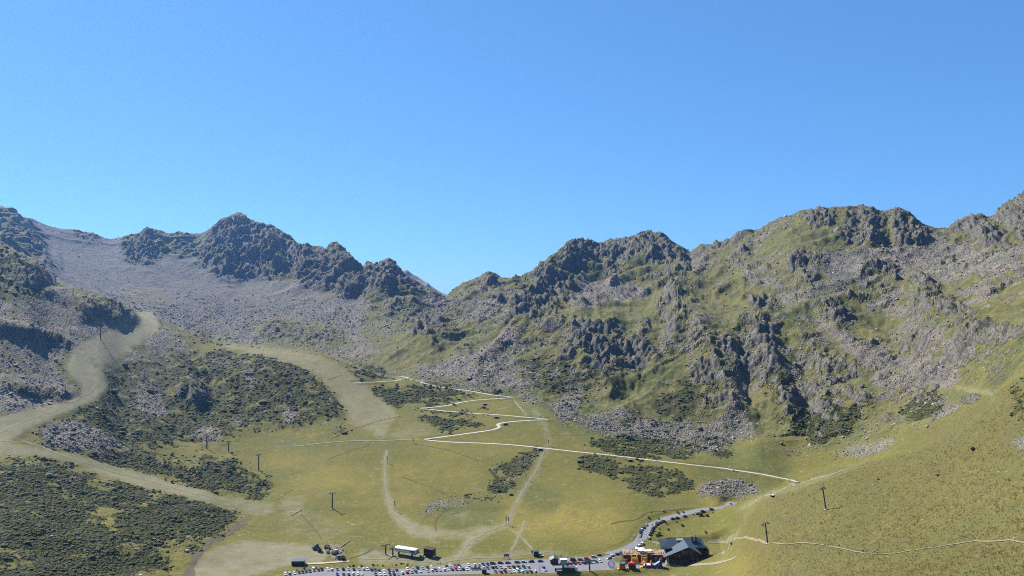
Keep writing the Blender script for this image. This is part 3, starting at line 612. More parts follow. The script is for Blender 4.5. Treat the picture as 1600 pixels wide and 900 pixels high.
def terrain_material():
    t = NT('alpine_ground')
    A = t.n('ShaderNodeVertexColor', layer_name='cover_a'); B = t.n('ShaderNodeVertexColor', layer_name='cover_b')
    sa_ = t.n('ShaderNodeSeparateColor'); t.l(A.outputs[0], sa_.inputs[0]); sb_ = t.n('ShaderNodeSeparateColor'); t.l(B.outputs[0], sb_.inputs[0])
    rock, scree, shrub, pale = sa_.outputs[0], sa_.outputs[1], sa_.outputs[2], A.outputs[1]
    dry, green, slope, lush = sb_.outputs[0], sb_.outputs[1], sb_.outputs[2], B.outputs[1]
    n60 = t.noise(1/55, 5, 0.6); n12 = t.noise(1/11, 5, 0.65); n3 = t.noise(1/2.6, 4, 0.7); n08 = t.noise(1/0.8, 3, 0.7); n6 = t.noise(1/7, 4, 0.65)
    # grass: olive, drier or greener by place, mottled
    g = t.mix(t.ramp(n60, 0.35, 0.68), (0.0799, 0.0814, 0.0192), (0.1243, 0.1036, 0.0282))
    g = t.mix(t.ramp(n12, 0.35, 0.7, 0, 0.55), g, (0.0629, 0.0740, 0.0179))
    dn = t.math('MULTIPLY', t.math('MULTIPLY', dry, t.math('SUBTRACT', 1.0, lush)), t.ramp(t.math('ADD', n12, t.math('ADD', n60, n3)), 1.25, 1.75, 0.1, 0.95))
    g = t.mix(dn, g, (0.1900, 0.1530, 0.0400))
    g = t.mix(t.math('MULTIPLY', green, 0.9), g, t.mix(n12, (0.050, 0.064, 0.022), (0.082, 0.092, 0.030)))
    g = t.mix(t.ramp(n6, 0.46, 0.68, 0, 0.6), g, (0.130, 0.100, 0.030)); g = t.mix(t.ramp(n08, 0.5, 0.7, 0, 0.35), g, (0.185, 0.165, 0.075)); g = t.mix(t.ramp(n3, 0.42, 0.66, 0, 0.8), g, t.mix(0.6, g, (0.0444, 0.0481, 0.0128)))
    bp = t.noise(1/15, 5, 0.65, None, 0.5); g = t.mix(t.ramp(bp, 0.60, 0.70, 0, 0.6), g, (0.150, 0.126, 0.088)); g = t.mix(t.ramp(bp, 0.38, 0.28, 0, 0.7), g, (0.066, 0.080, 0.022))
    g = t.mix(t.ramp(t.noise(1/5, 3, 0.6, None, 0.3), 0.62, 0.74, 0, 0.6), g, (0.240, 0.205, 0.085)); g = t.mix(t.ramp(t.noise(1/4.2, 2, 0.5), 0.30, 0.22, 0, 0.7), g, (0.040, 0.042, 0.014))
    g = t.mix(1.0, g, (1.09, 1.085, 0.96), 'MULTIPLY')
    # mountain turf: duller, mixed with heath and bare ground
    mg = t.mix(t.ramp(n12, 0.36, 0.62), (0.052, 0.064, 0.017), (0.112, 0.102, 0.033)); mg = t.mix(t.ramp(n60, 0.46, 0.64, 0, 0.6), mg, (0.128, 0.104, 0.034)); mg = t.mix(t.ramp(t.noise(1/38, 5, 0.65), 0.5, 0.62, 0, 0.75), mg, (0.040, 0.054, 0.016))
    mg = t.mix(t.ramp(n6, 0.5, 0.66, 0, 0.7), mg, (0.028, 0.033, 0.014)); mg = t.mix(t.ramp(n3, 0.52, 0.68, 0, 0.55), mg, (0.150, 0.135, 0.100))
    g = t.mix(t.math('MULTIPLY', lush, 0.85), g, mg)
    # coarse bunch grass on the near slope
    tus = t.math('ADD', t.math('MULTIPLY', n3, 0.5), t.math('MULTIPLY', n08, 0.5))
    gs = t.mix(t.ramp(tus, 0.36, 0.62), (0.0440, 0.0430, 0.0110), (0.1360, 0.1180, 0.0420))
    gs = t.mix(t.ramp(t.math('ADD', n60, t.math('MULTIPLY', n12, 0.5)), 0.70, 0.92, 0, 0.85), gs, t.mix(0.6, gs, (0.0703, 0.0555, 0.0224)))
    gs = t.mix(t.ramp(t.noise(1/32, 4, 0.6), 0.46, 0.6, 0, 0.75), gs, t.mix(tus, (0.042, 0.046, 0.015), (0.118, 0.115, 0.042)))
    gs = t.mix(t.ramp(t.noise(1/20, 5, 0.65), 0.54, 0.66, 0, 0.8), gs, t.mix(tus, (0.050, 0.042, 0.020), (0.125, 0.100, 0.052)))
    g = t.mix(t.math('MULTIPLY', slope, 0.9), g, gs)
    # little stones strewn in the grass
    st = t.voro(1/3.2); stc = t.voro(1/3.2, out='Color'); sc = t.n('ShaderNodeSeparateColor'); t.l(stc, sc.inputs[0])
    peb = t.math('MULTIPLY', t.ramp(st, 0.10, 0.20, 1, 0), t.ramp(sc.outputs[0], 0.80, 0.84))
    g = t.mix(t.math('MULTIPLY', peb, 0.55), g, (0.2664, 0.2442, 0.1728))
    # low shrubs
    sh = t.mix(t.ramp(n3, 0.35, 0.7), (0.0240, 0.0300, 0.0095), (0.0640, 0.0660, 0.0210))
    sh = t.mix(t.ramp(n12, 0.4, 0.7, 0, 0.5), sh, (0.0518, 0.0444, 0.0179))
    # worn piste
    pl = t.mix(t.ramp(n12, 0.34, 0.64), (0.192, 0.174, 0.122), (0.140, 0.128, 0.066))
    pl = t.mix(t.ramp(n3, 0.46, 0.7, 0, 0.6), pl, (0.200, 0.186, 0.130)); pl = t.mix(t.ramp(n6, 0.55, 0.72, 0, 0.4), pl, (0.090, 0.088, 0.042))
    # scree: grey to pinkish stones with dark gaps
    def stones(sc_):
        v = t.voro(sc_); c = t.voro(sc_, out='Color'); q = t.n('ShaderNodeSeparateColor'); t.l(c, q.inputs[0])
        e = t.voro(sc_, 'DISTANCE_TO_EDGE'); return q.outputs[0], q.outputs[1], e, v
    c1, c1b, e1, v1 = stones(1/3.6); c2, c2b, e2, v2 = stones(1/1.5)
    sct = t.mix(c1, (0.1200, 0.1120, 0.0970), (0.2500, 0.2300, 0.1950))
    sct = t.mix(0.45, sct, t.mix(c2, (0.0740, 0.0681, 0.0563), (0.2664, 0.2405, 0.1920)))
    sct = t.mix(t.ramp(n60, 0.42, 0.62, 0, 0.55), sct, (0.1961, 0.1517, 0.1152))
    sct = t.mix(t.ramp(t.noise(1/25, 4, 0.6), 0.40, 0.62, 0, 0.6), sct, (0.098, 0.096, 0.094)); sct = t.mix(t.ramp(e1, 0.02, 0.10, 0.45, 0), sct, (0.0259, 0.0252, 0.0211))
    sct = t.mix(t.ramp(t.noise(1/18, 4, 0.6), 0.52, 0.68, 0, 0.75), sct, t.mix(n3, (0.0629, 0.0666, 0.0230), (0.1110, 0.0999, 0.0384)))
    mps = t.n('ShaderNodeMapping'); mps.inputs['Scale'].default_value = (1, 0.16, 0.16); t.l(t.pos(), mps.inputs['Vector'])
    sk1 = t.noise(1/16, 4, 0.6, mps.outputs[0], 0.4); sk2 = t.noise(1/28, 4, 0.6, mps.outputs[0], 0.4)
    sct = t.mix(t.ramp(sk1, 0.50, 0.66, 0, 0.65), sct, (0.225, 0.165, 0.140)); sct = t.mix(t.ramp(sk2, 0.54, 0.68, 0, 0.55), sct, (0.075, 0.080, 0.040))
    sct = t.mix(t.ramp(t.noise(1/130, 4, 0.55), 0.42, 0.6, 0, 0.5), sct, t.mix(0.6, sct, (0.055, 0.058, 0.050)))
    sct = t.mix(t.math('MULTIPLY', dry, 0.62), sct, (0.088, 0.090, 0.098))  # partial shade of the upper cirque, painted as a darker scree colour
    # crags: dark grey, lichen and grass on the ledges
    mp = t.n('ShaderNodeMapping'); mp.inputs['Scale'].default_value = (1, 1, 0.45); t.l(t.pos(), mp.inputs['Vector'])
    r1 = t.noise(1/8, 6, 0.68, mp.outputs[0], 0.6); r2 = t.noise(1/2.2, 5, 0.7, mp.outputs[0])
    rc = t.mix(t.ramp(r1, 0.34, 0.64), (0.042, 0.041, 0.039), (0.225, 0.205, 0.172))
    rc = t.mix(t.ramp(r2, 0.3, 0.7, 0.0, 0.6), rc, (0.0629, 0.0614, 0.0538))
    rc = t.mix(t.ramp(t.voro(1/6, 'DISTANCE_TO_EDGE', vec=mp.outputs[0]), 0.01, 0.07, 0.6, 0), rc, (0.0185, 0.0185, 0.0173))
    nz = t.n('ShaderNodeNewGeometry'); sx = t.n('ShaderNodeSeparateXYZ'); t.l(nz.outputs['Normal'], sx.inputs[0])
    led = t.math('MULTIPLY', t.ramp(sx.outputs[2], 0.62, 0.85), t.ramp(n12, 0.42, 0.58))
    rc = t.mix(t.math('MULTIPLY', led, 0.8), rc, t.mix(n3, (0.0518, 0.0577, 0.0179), (0.1110, 0.0962, 0.0352)))
    # put together with frayed borders
    def fray(m, k=0.55, lo=0.38, hi=0.6):
        return t.ramp(t.math('ADD', m, t.math('ADD', t.math('MULTIPLY', t.math('SUBTRACT', n3, 0.5), k), t.math('MULTIPLY', t.math('SUBTRACT', n6, 0.5), k))), lo, hi)
    c = t.mix(fray(shrub), g, sh)
    c = t.mix(t.math('MULTIPLY', fray(pale, 0.9, 0.2, 0.75), 0.85), c, pl)
    c = t.mix(fray(scree, 0.9, 0.3, 0.6), c, sct)
    c = t.mix(fray(rock, 0.6), c, rc)
    t.color(c)
    h = t.math('ADD', t.math('MULTIPLY', n3, 0.8), t.math('MULTIPLY', n08, 0.25))
    h = t.math('ADD', h, t.math('MULTIPLY', t.math('MULTIPLY', scree, t.ramp(e1, 0.0, 0.25)), 1.3))
    h = t.math('ADD', h, t.math('MULTIPLY', rock, t.math('ADD', t.math('MULTIPLY', r1, 5.5), t.math('MULTIPLY', r2, 2.0))))
    t.bump(h, t.ramp(pale, 0.2, 0.8, 0.75, 0.3), 1.0)
    t.b.inputs['Roughness'].default_value = 0.95; t.b.inputs['Specular IOR Level'].default_value = 0.1
    return t.m
me = grid_mesh('terrain', P)
vcol(me, 'cover_a', rockw, screew, shrubw, np.clip(palem, 0, 1))
cirque = (1-sstep(560, 680, BX+(BXw-BX)*2))*(rows > ROW0['c8'])*sstep(-0.5, 0.5, 0.9-(BYw-330)/160+0.5*patch)  # mask of the shade painted into the scree, stronger higher up
vcol(me, 'cover_b', np.where(rows > ROW0['c8'], cirque, drym), greenm, slopeR*(1-palem), rough)  # first channel: dried grass on the near ground, painted scree shade behind
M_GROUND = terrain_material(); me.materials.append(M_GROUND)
terrain = bpy.data.objects.new('terrain', me); COL.objects.link(terrain); tag(terrain, kind='structure', label='alpine valley floor, crags and scree slopes under a serrated ridge', cat='terrain')

# far pinkish summit seen through the gap
def distant():
    pts = [(560,470),(600,455),(618,440),(625,424),(630,419),(636,420),(644,426),(652,430),(662,437),(669,441),(672,445),(690,456),(720,470),(780,485)]
    xs = np.linspace(560, 780, 120); ys = np.interp(xs, *np.array(pts, float).T)
    V = []
    for k, (dd, f_) in enumerate(((4000, -1), (4150, 0.0), (4350, 0.45), (4550, 0.85), (4700, 1.0), (4900, 0.8), (5600, 0.2))):
        D = np.full(xs.shape, dd); z = (450-ys)/F*4700; zz = -380+(z+380)*max(f_, 0) if f_ >= 0 else np.full(xs.shape, -420.0)
        V.append(np.stack([(xs-800)/F*4700, D, zz], -1))
    V = np.array(V); T = np.linspace(0, 6, 50); i = np.minimum(T.astype(int), 5); a = (T-i)[:, None, None]
    V = V[i]*(1-a)+V[i+1]*a
    V[..., 2] += 16*fbm(V[..., 0]/150, V[..., 1]/150, V[..., 2]/150, 4)*np.clip((V[..., 2]+380)/300, 0, 1)
    me = grid_mesh('distant_mountain', V); t = NT('distant_scree')
    t.color(t.mix(t.ramp(t.noise(1/60, 5), 0.4, 0.6), (0.30, 0.225, 0.185), (0.20, 0.18, 0.15))); me.materials.append(t.m)
    o = bpy.data.objects.new('distant_mountain', me); COL.objects.link(o); tag(o, kind='structure', label='pinkish bare summit far behind the gap in the ridge', cat='mountain')
distant()
# ---------------------------------------------------------------- loose stones, shrubs and bunch grass
def simple_mat(name, c1, c2, scale=1.0, rough=0.9, spec=0.15, per_object=0.0):
    t = NT(name); v = t.noise(scale, 4, 0.6); c = t.mix(t.ramp(v, 0.3, 0.7), c1, c2)
    if per_object:
        oi = t.n('ShaderNodeObjectInfo'); k = t.ramp(oi.outputs['Random'], 0, 1, 1-per_object, 1+per_object)
        cc = t.n('ShaderNodeCombineColor'); [t.l(k, cc.inputs[i]) for i in range(3)]
        c = t.mix(1.0, c, cc.outputs[0], 'MULTIPLY')
    t.color(c); t.b.inputs['Roughness'].default_value = rough; t.b.inputs['Specular IOR Level'].default_value = spec
    return t.m
def new_obj(name, bm, mat, parent=None, smooth=False, loc=None):
    me_ = bpy.data.meshes.new(name); bm.to_mesh(me_); bm.free()
    for m_ in (mat if isinstance(mat, (list, tuple)) else [mat]): me_.materials.append(m_)
    if smooth: me_.polygons.foreach_set('use_smooth', np.ones(len(me_.polygons), bool))
    o = bpy.data.objects.new(name, me_); COL.objects.link(o)
    if parent is not None: o.parent = parent
    if loc is not None: o.location = loc
    return o
M_STONE = simple_mat('weathered_stone', (0.125, 0.118, 0.105), (0.31, 0.285, 0.240), 0.8, per_object=0.35)
M_STONE_D = simple_mat('dark_stone', (0.06, 0.06, 0.062), (0.15, 0.145, 0.14), 0.8, per_object=0.3)
def shrub_mat():
    t = NT('juniper_leaves'); oi = t.n('ShaderNodeObjectInfo'); r = oi.outputs['Random']; v = t.noise(1.3, 4, 0.6)
    c = t.mix(t.ramp(v, 0.3, 0.7), (0.024, 0.032, 0.009), (0.076, 0.084, 0.022)); c = t.mix(t.ramp(r, 0.55, 1.0, 0, 0.75), c, (0.082, 0.070, 0.030)); c = t.mix(t.ramp(r, 0.3, 0.0, 0, 0.6), c, (0.028, 0.044, 0.018))
    t.color(c); t.b.inputs['Specular IOR Level'].default_value = 0.15; return t.m
M_SHRUB = shrub_mat()
def _tr(m):
    n_ = m.node_tree; p_ = n_.nodes['Principled BSDF']; o_ = [q for q in n_.nodes if q.type == 'OUTPUT_MATERIAL'][0]; tl = n_.nodes.new('ShaderNodeBsdfTranslucent'); mx = n_.nodes.new('ShaderNodeMixShader'); mx.inputs[0].default_value = 0.5
    n_.links.new(p_.inputs['Base Color'].links[0].from_socket, tl.inputs[0]); n_.links.new(p_.outputs[0], mx.inputs[1]); n_.links.new(tl.outputs[0], mx.inputs[2]); n_.links.new(mx.outputs[0], o_.inputs[0]); return m
M_TUFT = _tr(simple_mat('bunch_grass', (0.14, 0.122, 0.044), (0.26, 0.22, 0.092), 0.6, per_object=0.35))
def rock_bm(seed, n=13, flat=0.62):
    r = random.Random(seed); bm = bmesh.new()
    for _ in range(n):
        v = Vector((r.gauss(0, 1), r.gauss(0, 1), r.gauss(0, 1))).normalized()*r.uniform(0.75, 1.05)
        bm.verts.new((v.x*0.5, v.y*0.5*r.uniform(0.8, 1), v.z*0.5*flat))
    res = bmesh.ops.convex_hull(bm, input=bm.verts)
    bmesh.ops.delete(bm, geom=list({e for e in list(res['geom_interior'])+list(res['geom_unused']) if isinstance(e, bmesh.types.BMVert)}), context='VERTS')
    return bm
def shrub_bm(seed, sub=2):
    r = random.Random(seed); bm = bmesh.new(); bmesh.ops.create_icosphere(bm, subdivisions=sub, radius=0.5)
    s = seed*3.7
    for v in bm.verts:
        n = float(gnoise(v.co.x*4+s, v.co.y*4, v.co.z*4))*0.30+float(gnoise(v.co.x*9+s, v.co.y*9, v.co.z*9))*0.20+r.uniform(-0.05, 0.05)
        v.co *= 1+n; v.co.z = v.co.z*0.50+0.08
    return bm
def tuft_bm(seed):
    r = random.Random(seed); bm = bmesh.new()
    for _ in range(14):
        a = r.uniform(0, 2*PI); d = r.uniform(0, 0.3); w = 0.045; h = r.uniform(0.5, 1.0); le = r.uniform(0.15, 0.55)
        b = Vector((math.cos(a)*d, math.sin(a)*d, -0.05)); t = Vector((math.cos(a+0.4), math.sin(a+0.4), 0))
        s = Vector((-math.sin(a), math.cos(a), 0))*w
        v = [bm.verts.new(b-s), bm.verts.new(b+s), bm.verts.new(b+t*le*0.4+s*0.8+Vector((0, 0, h*0.65))), bm.verts.new(b+t*le*0.4-s*0.8+Vector((0, 0, h*0.65))), bm.verts.new(b+t*le+Vector((0, 0, h)))]
        bm.faces.new(v[:4]); bm.faces.new((v[3], v[2], v[4]))
    return bm
def src(bms, mat, nm):
    out = []
    for b in bms:
        me_ = bpy.data.meshes.new(nm); b.to_mesh(me_); b.free(); me_.materials.append(mat)
        out.append(bpy.data.objects.new(nm, me_))          # never linked: only the source of the instances
    return out
def scatter(name, pts, scales, sources, label, tilt=0.3, squash=None):
    n = len(pts); me_ = bpy.data.meshes.new(name); me_.vertices.add(n); me_.vertices.foreach_set('co', np.asarray(pts, np.float32).reshape(-1))
    at1 = me_.attributes.new('size', 'FLOAT_VECTOR', 'POINT'); sc_ = np.repeat(np.asarray(scales, np.float32)[:, None], 3, 1)
    sc_ *= RNG.uniform(0.8, 1.25, (n, 3)); at1.data.foreach_set('vector', sc_.reshape(-1))
    at2 = me_.attributes.new('turn', 'FLOAT_VECTOR', 'POINT')
    rt = np.stack([RNG.uniform(-tilt, tilt, n), RNG.uniform(-tilt, tilt, n), RNG.uniform(0, 2*PI, n)], 1).astype(np.float32); at2.data.foreach_set('vector', rt.reshape(-1))
    o = bpy.data.objects.new(name, me_); COL.objects.link(o); tag(o, kind='stuff', label=label, cat=name.replace('_', ' '))
    ng = bpy.data.node_groups.new(name, 'GeometryNodeTree')
    ng.interface.new_socket('Geometry', in_out='INPUT', socket_type='NodeSocketGeometry'); ng.interface.new_socket('Geometry', in_out='OUTPUT', socket_type='NodeSocketGeometry')
    gi = ng.nodes.new('NodeGroupInput'); go = ng.nodes.new('NodeGroupOutput'); ip = ng.nodes.new('GeometryNodeInstanceOnPoints')
    jn = ng.nodes.new('GeometryNodeJoinGeometry')
    for s in sources:
        oi = ng.nodes.new('GeometryNodeObjectInfo'); oi.inputs['Object'].default_value = s; oi.inputs['As Instance'].default_value = True
        ng.links.new(oi.outputs['Geometry'], jn.inputs[0])
    ng.links.new(gi.outputs[0], ip.inputs['Points']); ng.links.new(jn.outputs[0], ip.inputs['Instance']); ip.inputs['Pick Instance'].default_value = True
    for nm, sock in (('size', 'Scale'), ('turn', 'Rotation')):
        na = ng.nodes.new('GeometryNodeInputNamedAttribute'); na.data_type = 'FLOAT_VECTOR'; na.inputs[0].default_value = nm
        ng.links.new(na.outputs[0], ip.inputs[sock])
    ng.links.new(ip.outputs[0], go.inputs[0])
    md = o.modifiers.new('scatter', 'NODES'); md.node_group = ng
    return o
def pick(weight, n, jitter=0.5):              # places on the ground, chosen by weight
    w = np.clip(weight, 0, None).reshape(-1).astype(np.float64); w = w/w.sum()
    k = RNG.choice(len(w), n, p=w); i, j = np.unravel_index(k, weight.shape)
    i = np.clip(i, 1, NR-2); j = np.clip(j, 1, NC-2)
    a = RNG.uniform(-jitter, jitter, n)[:, None]; b = RNG.uniform(-jitter, jitter, n)[:, None]
    p = P[i, j]; q = p+np.where(a > 0, P[i+1, j]-p, p-P[i-1, j])*a+np.where(b > 0, P[i, j+1]-p, p-P[i, j-1])*b
    return q, i, j
vis = (rows > ROW0['c2']-2)*(rows < ROW0['c13'])*(BX > -60)*(BX < 1660)
road_gap = np.ones(P.shape[:2])
for zl, w_ in [(l, 3.0) for l in zig_lines]+[(asphalt, 7.0), (hutpath_line, 4.0), (trail_line, 1.5)]:
    for q in zl[::2]:
        I = np.nonzero((np.abs(P[:ROW0['c10'], :, 0]-q[0]) < w_) & (np.abs(P[:ROW0['c10'], :, 1]-q[1]) < w_)); road_gap[I] = 0
I = np.nonzero((rows < ROW0['c7']) & (P[..., 1] > 540) & (P[..., 1] < 720) & (np.abs(P[..., 0]) < 270))
road_gap[I] *= (poly_dist(P[I][:, 0], P[I][:, 1], park_poly) > 2)*(poly_dist(P[I][:, 0], P[I][:, 1], hut_poly) > 2)
stones_src = src([rock_bm(s) for s in range(8)], M_STONE, 'stone_source')
shrub_src = src([shrub_bm(s) for s in range(6)], M_SHRUB, 'shrub_source')
tuft_src = src([tuft_bm(s) for s in range(5)], M_TUFT, 'tuft_source')
# stones: thick on the scree, strewn over the mountain grass
open_ = road_gap*(1-palem)*vis
wst = open_*(1-0.65*cleanm)*(screew*0.9+0.22*rough*(1-rockw)*sstep(-0.2, 0.3, n_hi)+0.10*rough+side_rough*0.10*sstep(0.0, 0.3, patch)+0.22*shrub_raw*sstep(0.0, 0.3, -gaps)*(BX < 600))
wst = wst*np.where(BX < 640, 0.04+0.96*sstep(445, 510, BY), 1.0)
q, i, j = pick(wst, 60000)
px_m = q[:, 1]/F*1600/1024                     # metres per rendered pixel there
s_ = np.exp(RNG.normal(math.log(1.45), 0.5, len(q)))*np.clip(q[:, 1]/1200, 0.55, 1.5)
scatter('scree_stones', q+np.array([0, 0, 0.12])*s_[:, None], s_, stones_src, 'grey angular stones lying thick on the scree and strewn over the grass', 0.4)
wsh = road_gap*vis*np.where(BX > 620, 0.75, 1.0)*shrub_fz*(1-0.85*screew)*(1-0.85*rockw)
wsh = wsh*np.where((BY < 712) & (BX < 560), 0.55, 1.0)
q, i, j = pick(wsh*np.where((BY > 712) & (BX < 420), 1.35, 1.0), 46000)
s_ = np.exp(RNG.normal(math.log(1.45), 0.45, len(q)))*np.clip(q[:, 1]/800, 0.66, 1.5)
scatter('low_shrubs', q, s_, shrub_src, 'dark green juniper and rhododendron scrub covering the slopes', 0.25)
wtf = vis*(rows > ROW0['c2'])*np.clip(np.abs(np.gradient(BY, axis=0)), 0.1, 3)*road_gap*slopeR*(1-palem)*(0.3+sstep(-0.3, 0.3, tussock))
q, i, j = pick(wtf, 24000)
s_ = np.exp(RNG.normal(math.log(0.42), 0.35, len(q)))
scatter('bunch_grass', q, s_, tuft_src, 'yellowing bunch grass on the near right slope', 0.2)
# ---------------------------------------------------------------- roads, paths, car park
def strip_mesh(name, lines, width, lift, mat, kind='structure', label=None, rag=0.12, across=4, follow=False):
    bm = bmesh.new()
    for line in (lines if isinstance(lines, list) else [lines]):
        p = np.asarray(line, float); t = np.gradient(p[:, :2], axis=0); t /= np.linalg.norm(t, axis=1)[:, None]+1e-9
        n = np.stack([-t[:, 1], t[:, 0]], 1); prev = None
        for k in range(len(p)):
            wl_ = width/2*(1+rag*float(gnoise(p[k, 0]/9, p[k, 1]/9, 1.5))*2); wr_ = width/2*(1+rag*float(gnoise(p[k, 0]/9, p[k, 1]/9, 8.5))*2)
            row = []
            for a in range(across+1):
                s = -wl_+(wl_+wr_)*a/across; x, y = p[k, 0]+n[k, 0]*s, p[k, 1]+n[k, 1]*s
                z = (ground(x, y) if follow else p[k, 2])+lift
                row.append(bm.verts.new((x, y, z)))
            if prev: [bm.faces.new((prev[a], prev[a+1], row[a+1], row[a])) for a in range(across)]
            prev = row
    bmesh.ops.recalc_face_normals(bm, faces=bm.faces)
    if sum(f.normal.z for f in bm.faces) < 0: bmesh.ops.reverse_faces(bm, faces=bm.faces)
    o = new_obj(name, bm, mat, smooth=True); tag(o, kind=kind, label=label); return o
def gravel_mat(name, a, b, stain):
    t = NT(name); c = t.mix(t.ramp(t.noise(1/6, 5, 0.6), 0.3, 0.7), a, b)
    c = t.mix(t.ramp(t.noise(1/1.2, 4, 0.7), 0.45, 0.7, 0, 0.35), c, stain); t.color(c); t.bump(t.noise(1.2, 4, 0.7), 0.5, 0.15); return t.m
M_GRAVEL = gravel_mat('pale_gravel', (0.36, 0.345, 0.30), (0.29, 0.275, 0.235), (0.20, 0.19, 0.14))
M_ASPH = gravel_mat('worn_asphalt', (0.155, 0.157, 0.165), (0.135, 0.137, 0.143), (0.105, 0.106, 0.11))
M_TRAIL = gravel_mat('trodden_earth', (0.20, 0.165, 0.105), (0.165, 0.135, 0.08), (0.12, 0.10, 0.05))
M_TRACK = gravel_mat('dusty_track', (0.20, 0.185, 0.135), (0.165, 0.155, 0.10), (0.12, 0.115, 0.06))
bm = bmesh.new(); f = bm.faces.new([bm.verts.new((x, y, PARK_Z+0.08)) for x, y in park_poly]); bmesh.ops.triangulate(bm, faces=[f])
bmesh.ops.recalc_face_normals(bm, faces=bm.faces)
if sum(q.normal.z for q in bm.faces) < 0: bmesh.ops.reverse_faces(bm, faces=bm.faces)
tag(new_obj('car_park_surface', bm, M_ASPH), kind='structure', label='grey asphalt of the long car park')
strip_mesh('asphalt_road', asphalt, 8.6, 0.13, M_ASPH, rag=0.03, label='grey asphalt road curving up from the car park to the shoulder')
strip_mesh('gravel_road', zig_lines, 4.3, 0.22, M_GRAVEL, label='whitish gravel service road zigzagging up the meadow')
strip_mesh('faint_track', branch_line, 1.8, 0.25, M_TRACK, follow=True, label='faint track across the meadow from the lowest hairpin')
strip_mesh('earth_trail', trail_line, 0.8, 0.3, M_TRAIL, rag=0.2, follow=True, label='narrow bare earth trail across the near slope')
strip_mesh('hut_path', hutpath_line, 4.5, 0.18, M_TRACK, follow=True, label='dusty path in front of the dark hut')
strip_mesh('loop_path', loop_line, 3.5, 0.18, M_TRACK, follow=True, label='pale loop path between the road and the hut')
strip_mesh('plank_walk', boards_line, 2.6, 0.35, simple_mat('pale_boards', (0.30, 0.27, 0.20), (0.36, 0.33, 0.26)), rag=0.02, follow=True, label='pale board walk beside the small black shed')
M_DITCH = gravel_mat('damp_earth', (0.045, 0.040, 0.020), (0.075, 0.062, 0.030), (0.03, 0.03, 0.014))
M_WORN = gravel_mat('worn_turf', (0.165, 0.150, 0.090), (0.140, 0.130, 0.070), (0.115, 0.108, 0.05))
def ditch(name, label, lines, w, mat, lift=0.12, rag=0.5):
    strip_mesh(name, [road_line(l, 3.0, 2, 3) for l in lines], w, lift, mat, rag=rag, follow=True, label=label)
ditch('drain_line', 'thin dark drainage cuts across the meadow', [[(512,718),(540,706),(575,696)], [(517,686),(557,669),(598,656),(627,650)], [(511,594),(524,590),(536,586)], [(647,694),(700,703),(748,720)], [(470,803),(490,825),(503,843)], [(628,745),(690,768),(702,776)], [(455,766),(442,775),(432,783)]], 1.1, M_DITCH)
ditch('earth_bank', 'brown eroded earth bank below the tongue of dark scrub', [[(387,806),(372,822),(350,836),(320,855),(303,872),(298,890),(296,905)]], 5.5, gravel_mat('brown_earth', (0.085, 0.066, 0.040), (0.06, 0.05, 0.028), (0.035, 0.032, 0.016)))
ditch('brook', 'narrow dark brook winding through the meadow beside the road', [[(954,819),(967,815),(981,814),(996,812),(1004,806),(1012,800),(1035,798.7),(1054,797),(1071,794.6),(1095,793)], [(546,872.5),(566,866.5),(575,863),(583,856)], [(700,793),(686,805),(679,818),(682,830)]], 1.5, M_DITCH)
ditch('road_verge', 'dark green verge along the outer edge of the asphalt road', [[(968,860),(985,850),(993,842),(998,832),(1003,824.5),(1011,818),(1030,810.5)]], 2.4, gravel_mat('verge_grass', (0.035, 0.045, 0.014), (0.055, 0.062, 0.02), (0.02, 0.026, 0.01)))
ditch('wheel_track', 'pale worn wheel tracks along the pistes', [[(0,676),(45,656),(100,637),(138,616),(149,603),(142,587),(124,568),(145,553),(175,538),(215,512),(238,500)], [(0,690),(40,690),(100,712),(170,735),(240,753),(300,770),(360,784)],
 [(850,705),(838,735),(818,765),(800,800),(792,820),(765,828),(735,845),(715,872)], [(605,704),(600,730),(603,765),(612,798),(640,822)], [(1160,795),(1195,775),(1240,760),(1300,742),(1360,722)], [(822,810),(810,838),(798,862)], [(792,824),(815,840),(832,858)], [(803,624),(815,640),(823,650)], [(1144,840),(1138,855),(1128,868)], [(1106,847),(1125,842),(1146,838)], [(560,872),(620,874),(690,880),(720,874),(790,870),(860,862)]], 2.0, M_WORN, 0.14, 0.8)
# ---------------------------------------------------------------- builders
def add_box(bm, c, s, rot=None, taper=1.0):
    M = Matrix.Translation(Vector(c)) @ (rot.to_4x4() if rot is not None else Matrix.Identity(4))
    vs = []
    for z in (-.5, .5):
        k = taper if z > 0 else 1
        for x, y in ((-.5, -.5), (.5, -.5), (.5, .5), (-.5, .5)): vs.append(bm.verts.new(M @ Vector((x*s[0]*k, y*s[1]*k, z*s[2]))))
    for q in ((3, 2, 1, 0), (4, 5, 6, 7), (0, 1, 5, 4), (1, 2, 6, 5), (2, 3, 7, 6), (3, 0, 4, 7)): bm.faces.new([vs[i] for i in q])
    return bm
def add_tube(bm, a, b, r, r2=None, n=8):
    a = Vector(a); b = Vector(b); r2 = r if r2 is None else r2; d = (b-a).normalized(); q = d.to_track_quat('Z', 'Y'); A = []; B = []
    for k in range(n):
        v = Vector((math.cos(2*PI*k/n), math.sin(2*PI*k/n), 0)); A.append(bm.verts.new(a+q @ (v*r))); B.append(bm.verts.new(b+q @ (v*r2)))
    for k in range(n): bm.faces.new((A[k], A[(k+1) % n], B[(k+1) % n], B[k]))
    bm.faces.new(A[::-1]); bm.faces.new(B); return bm
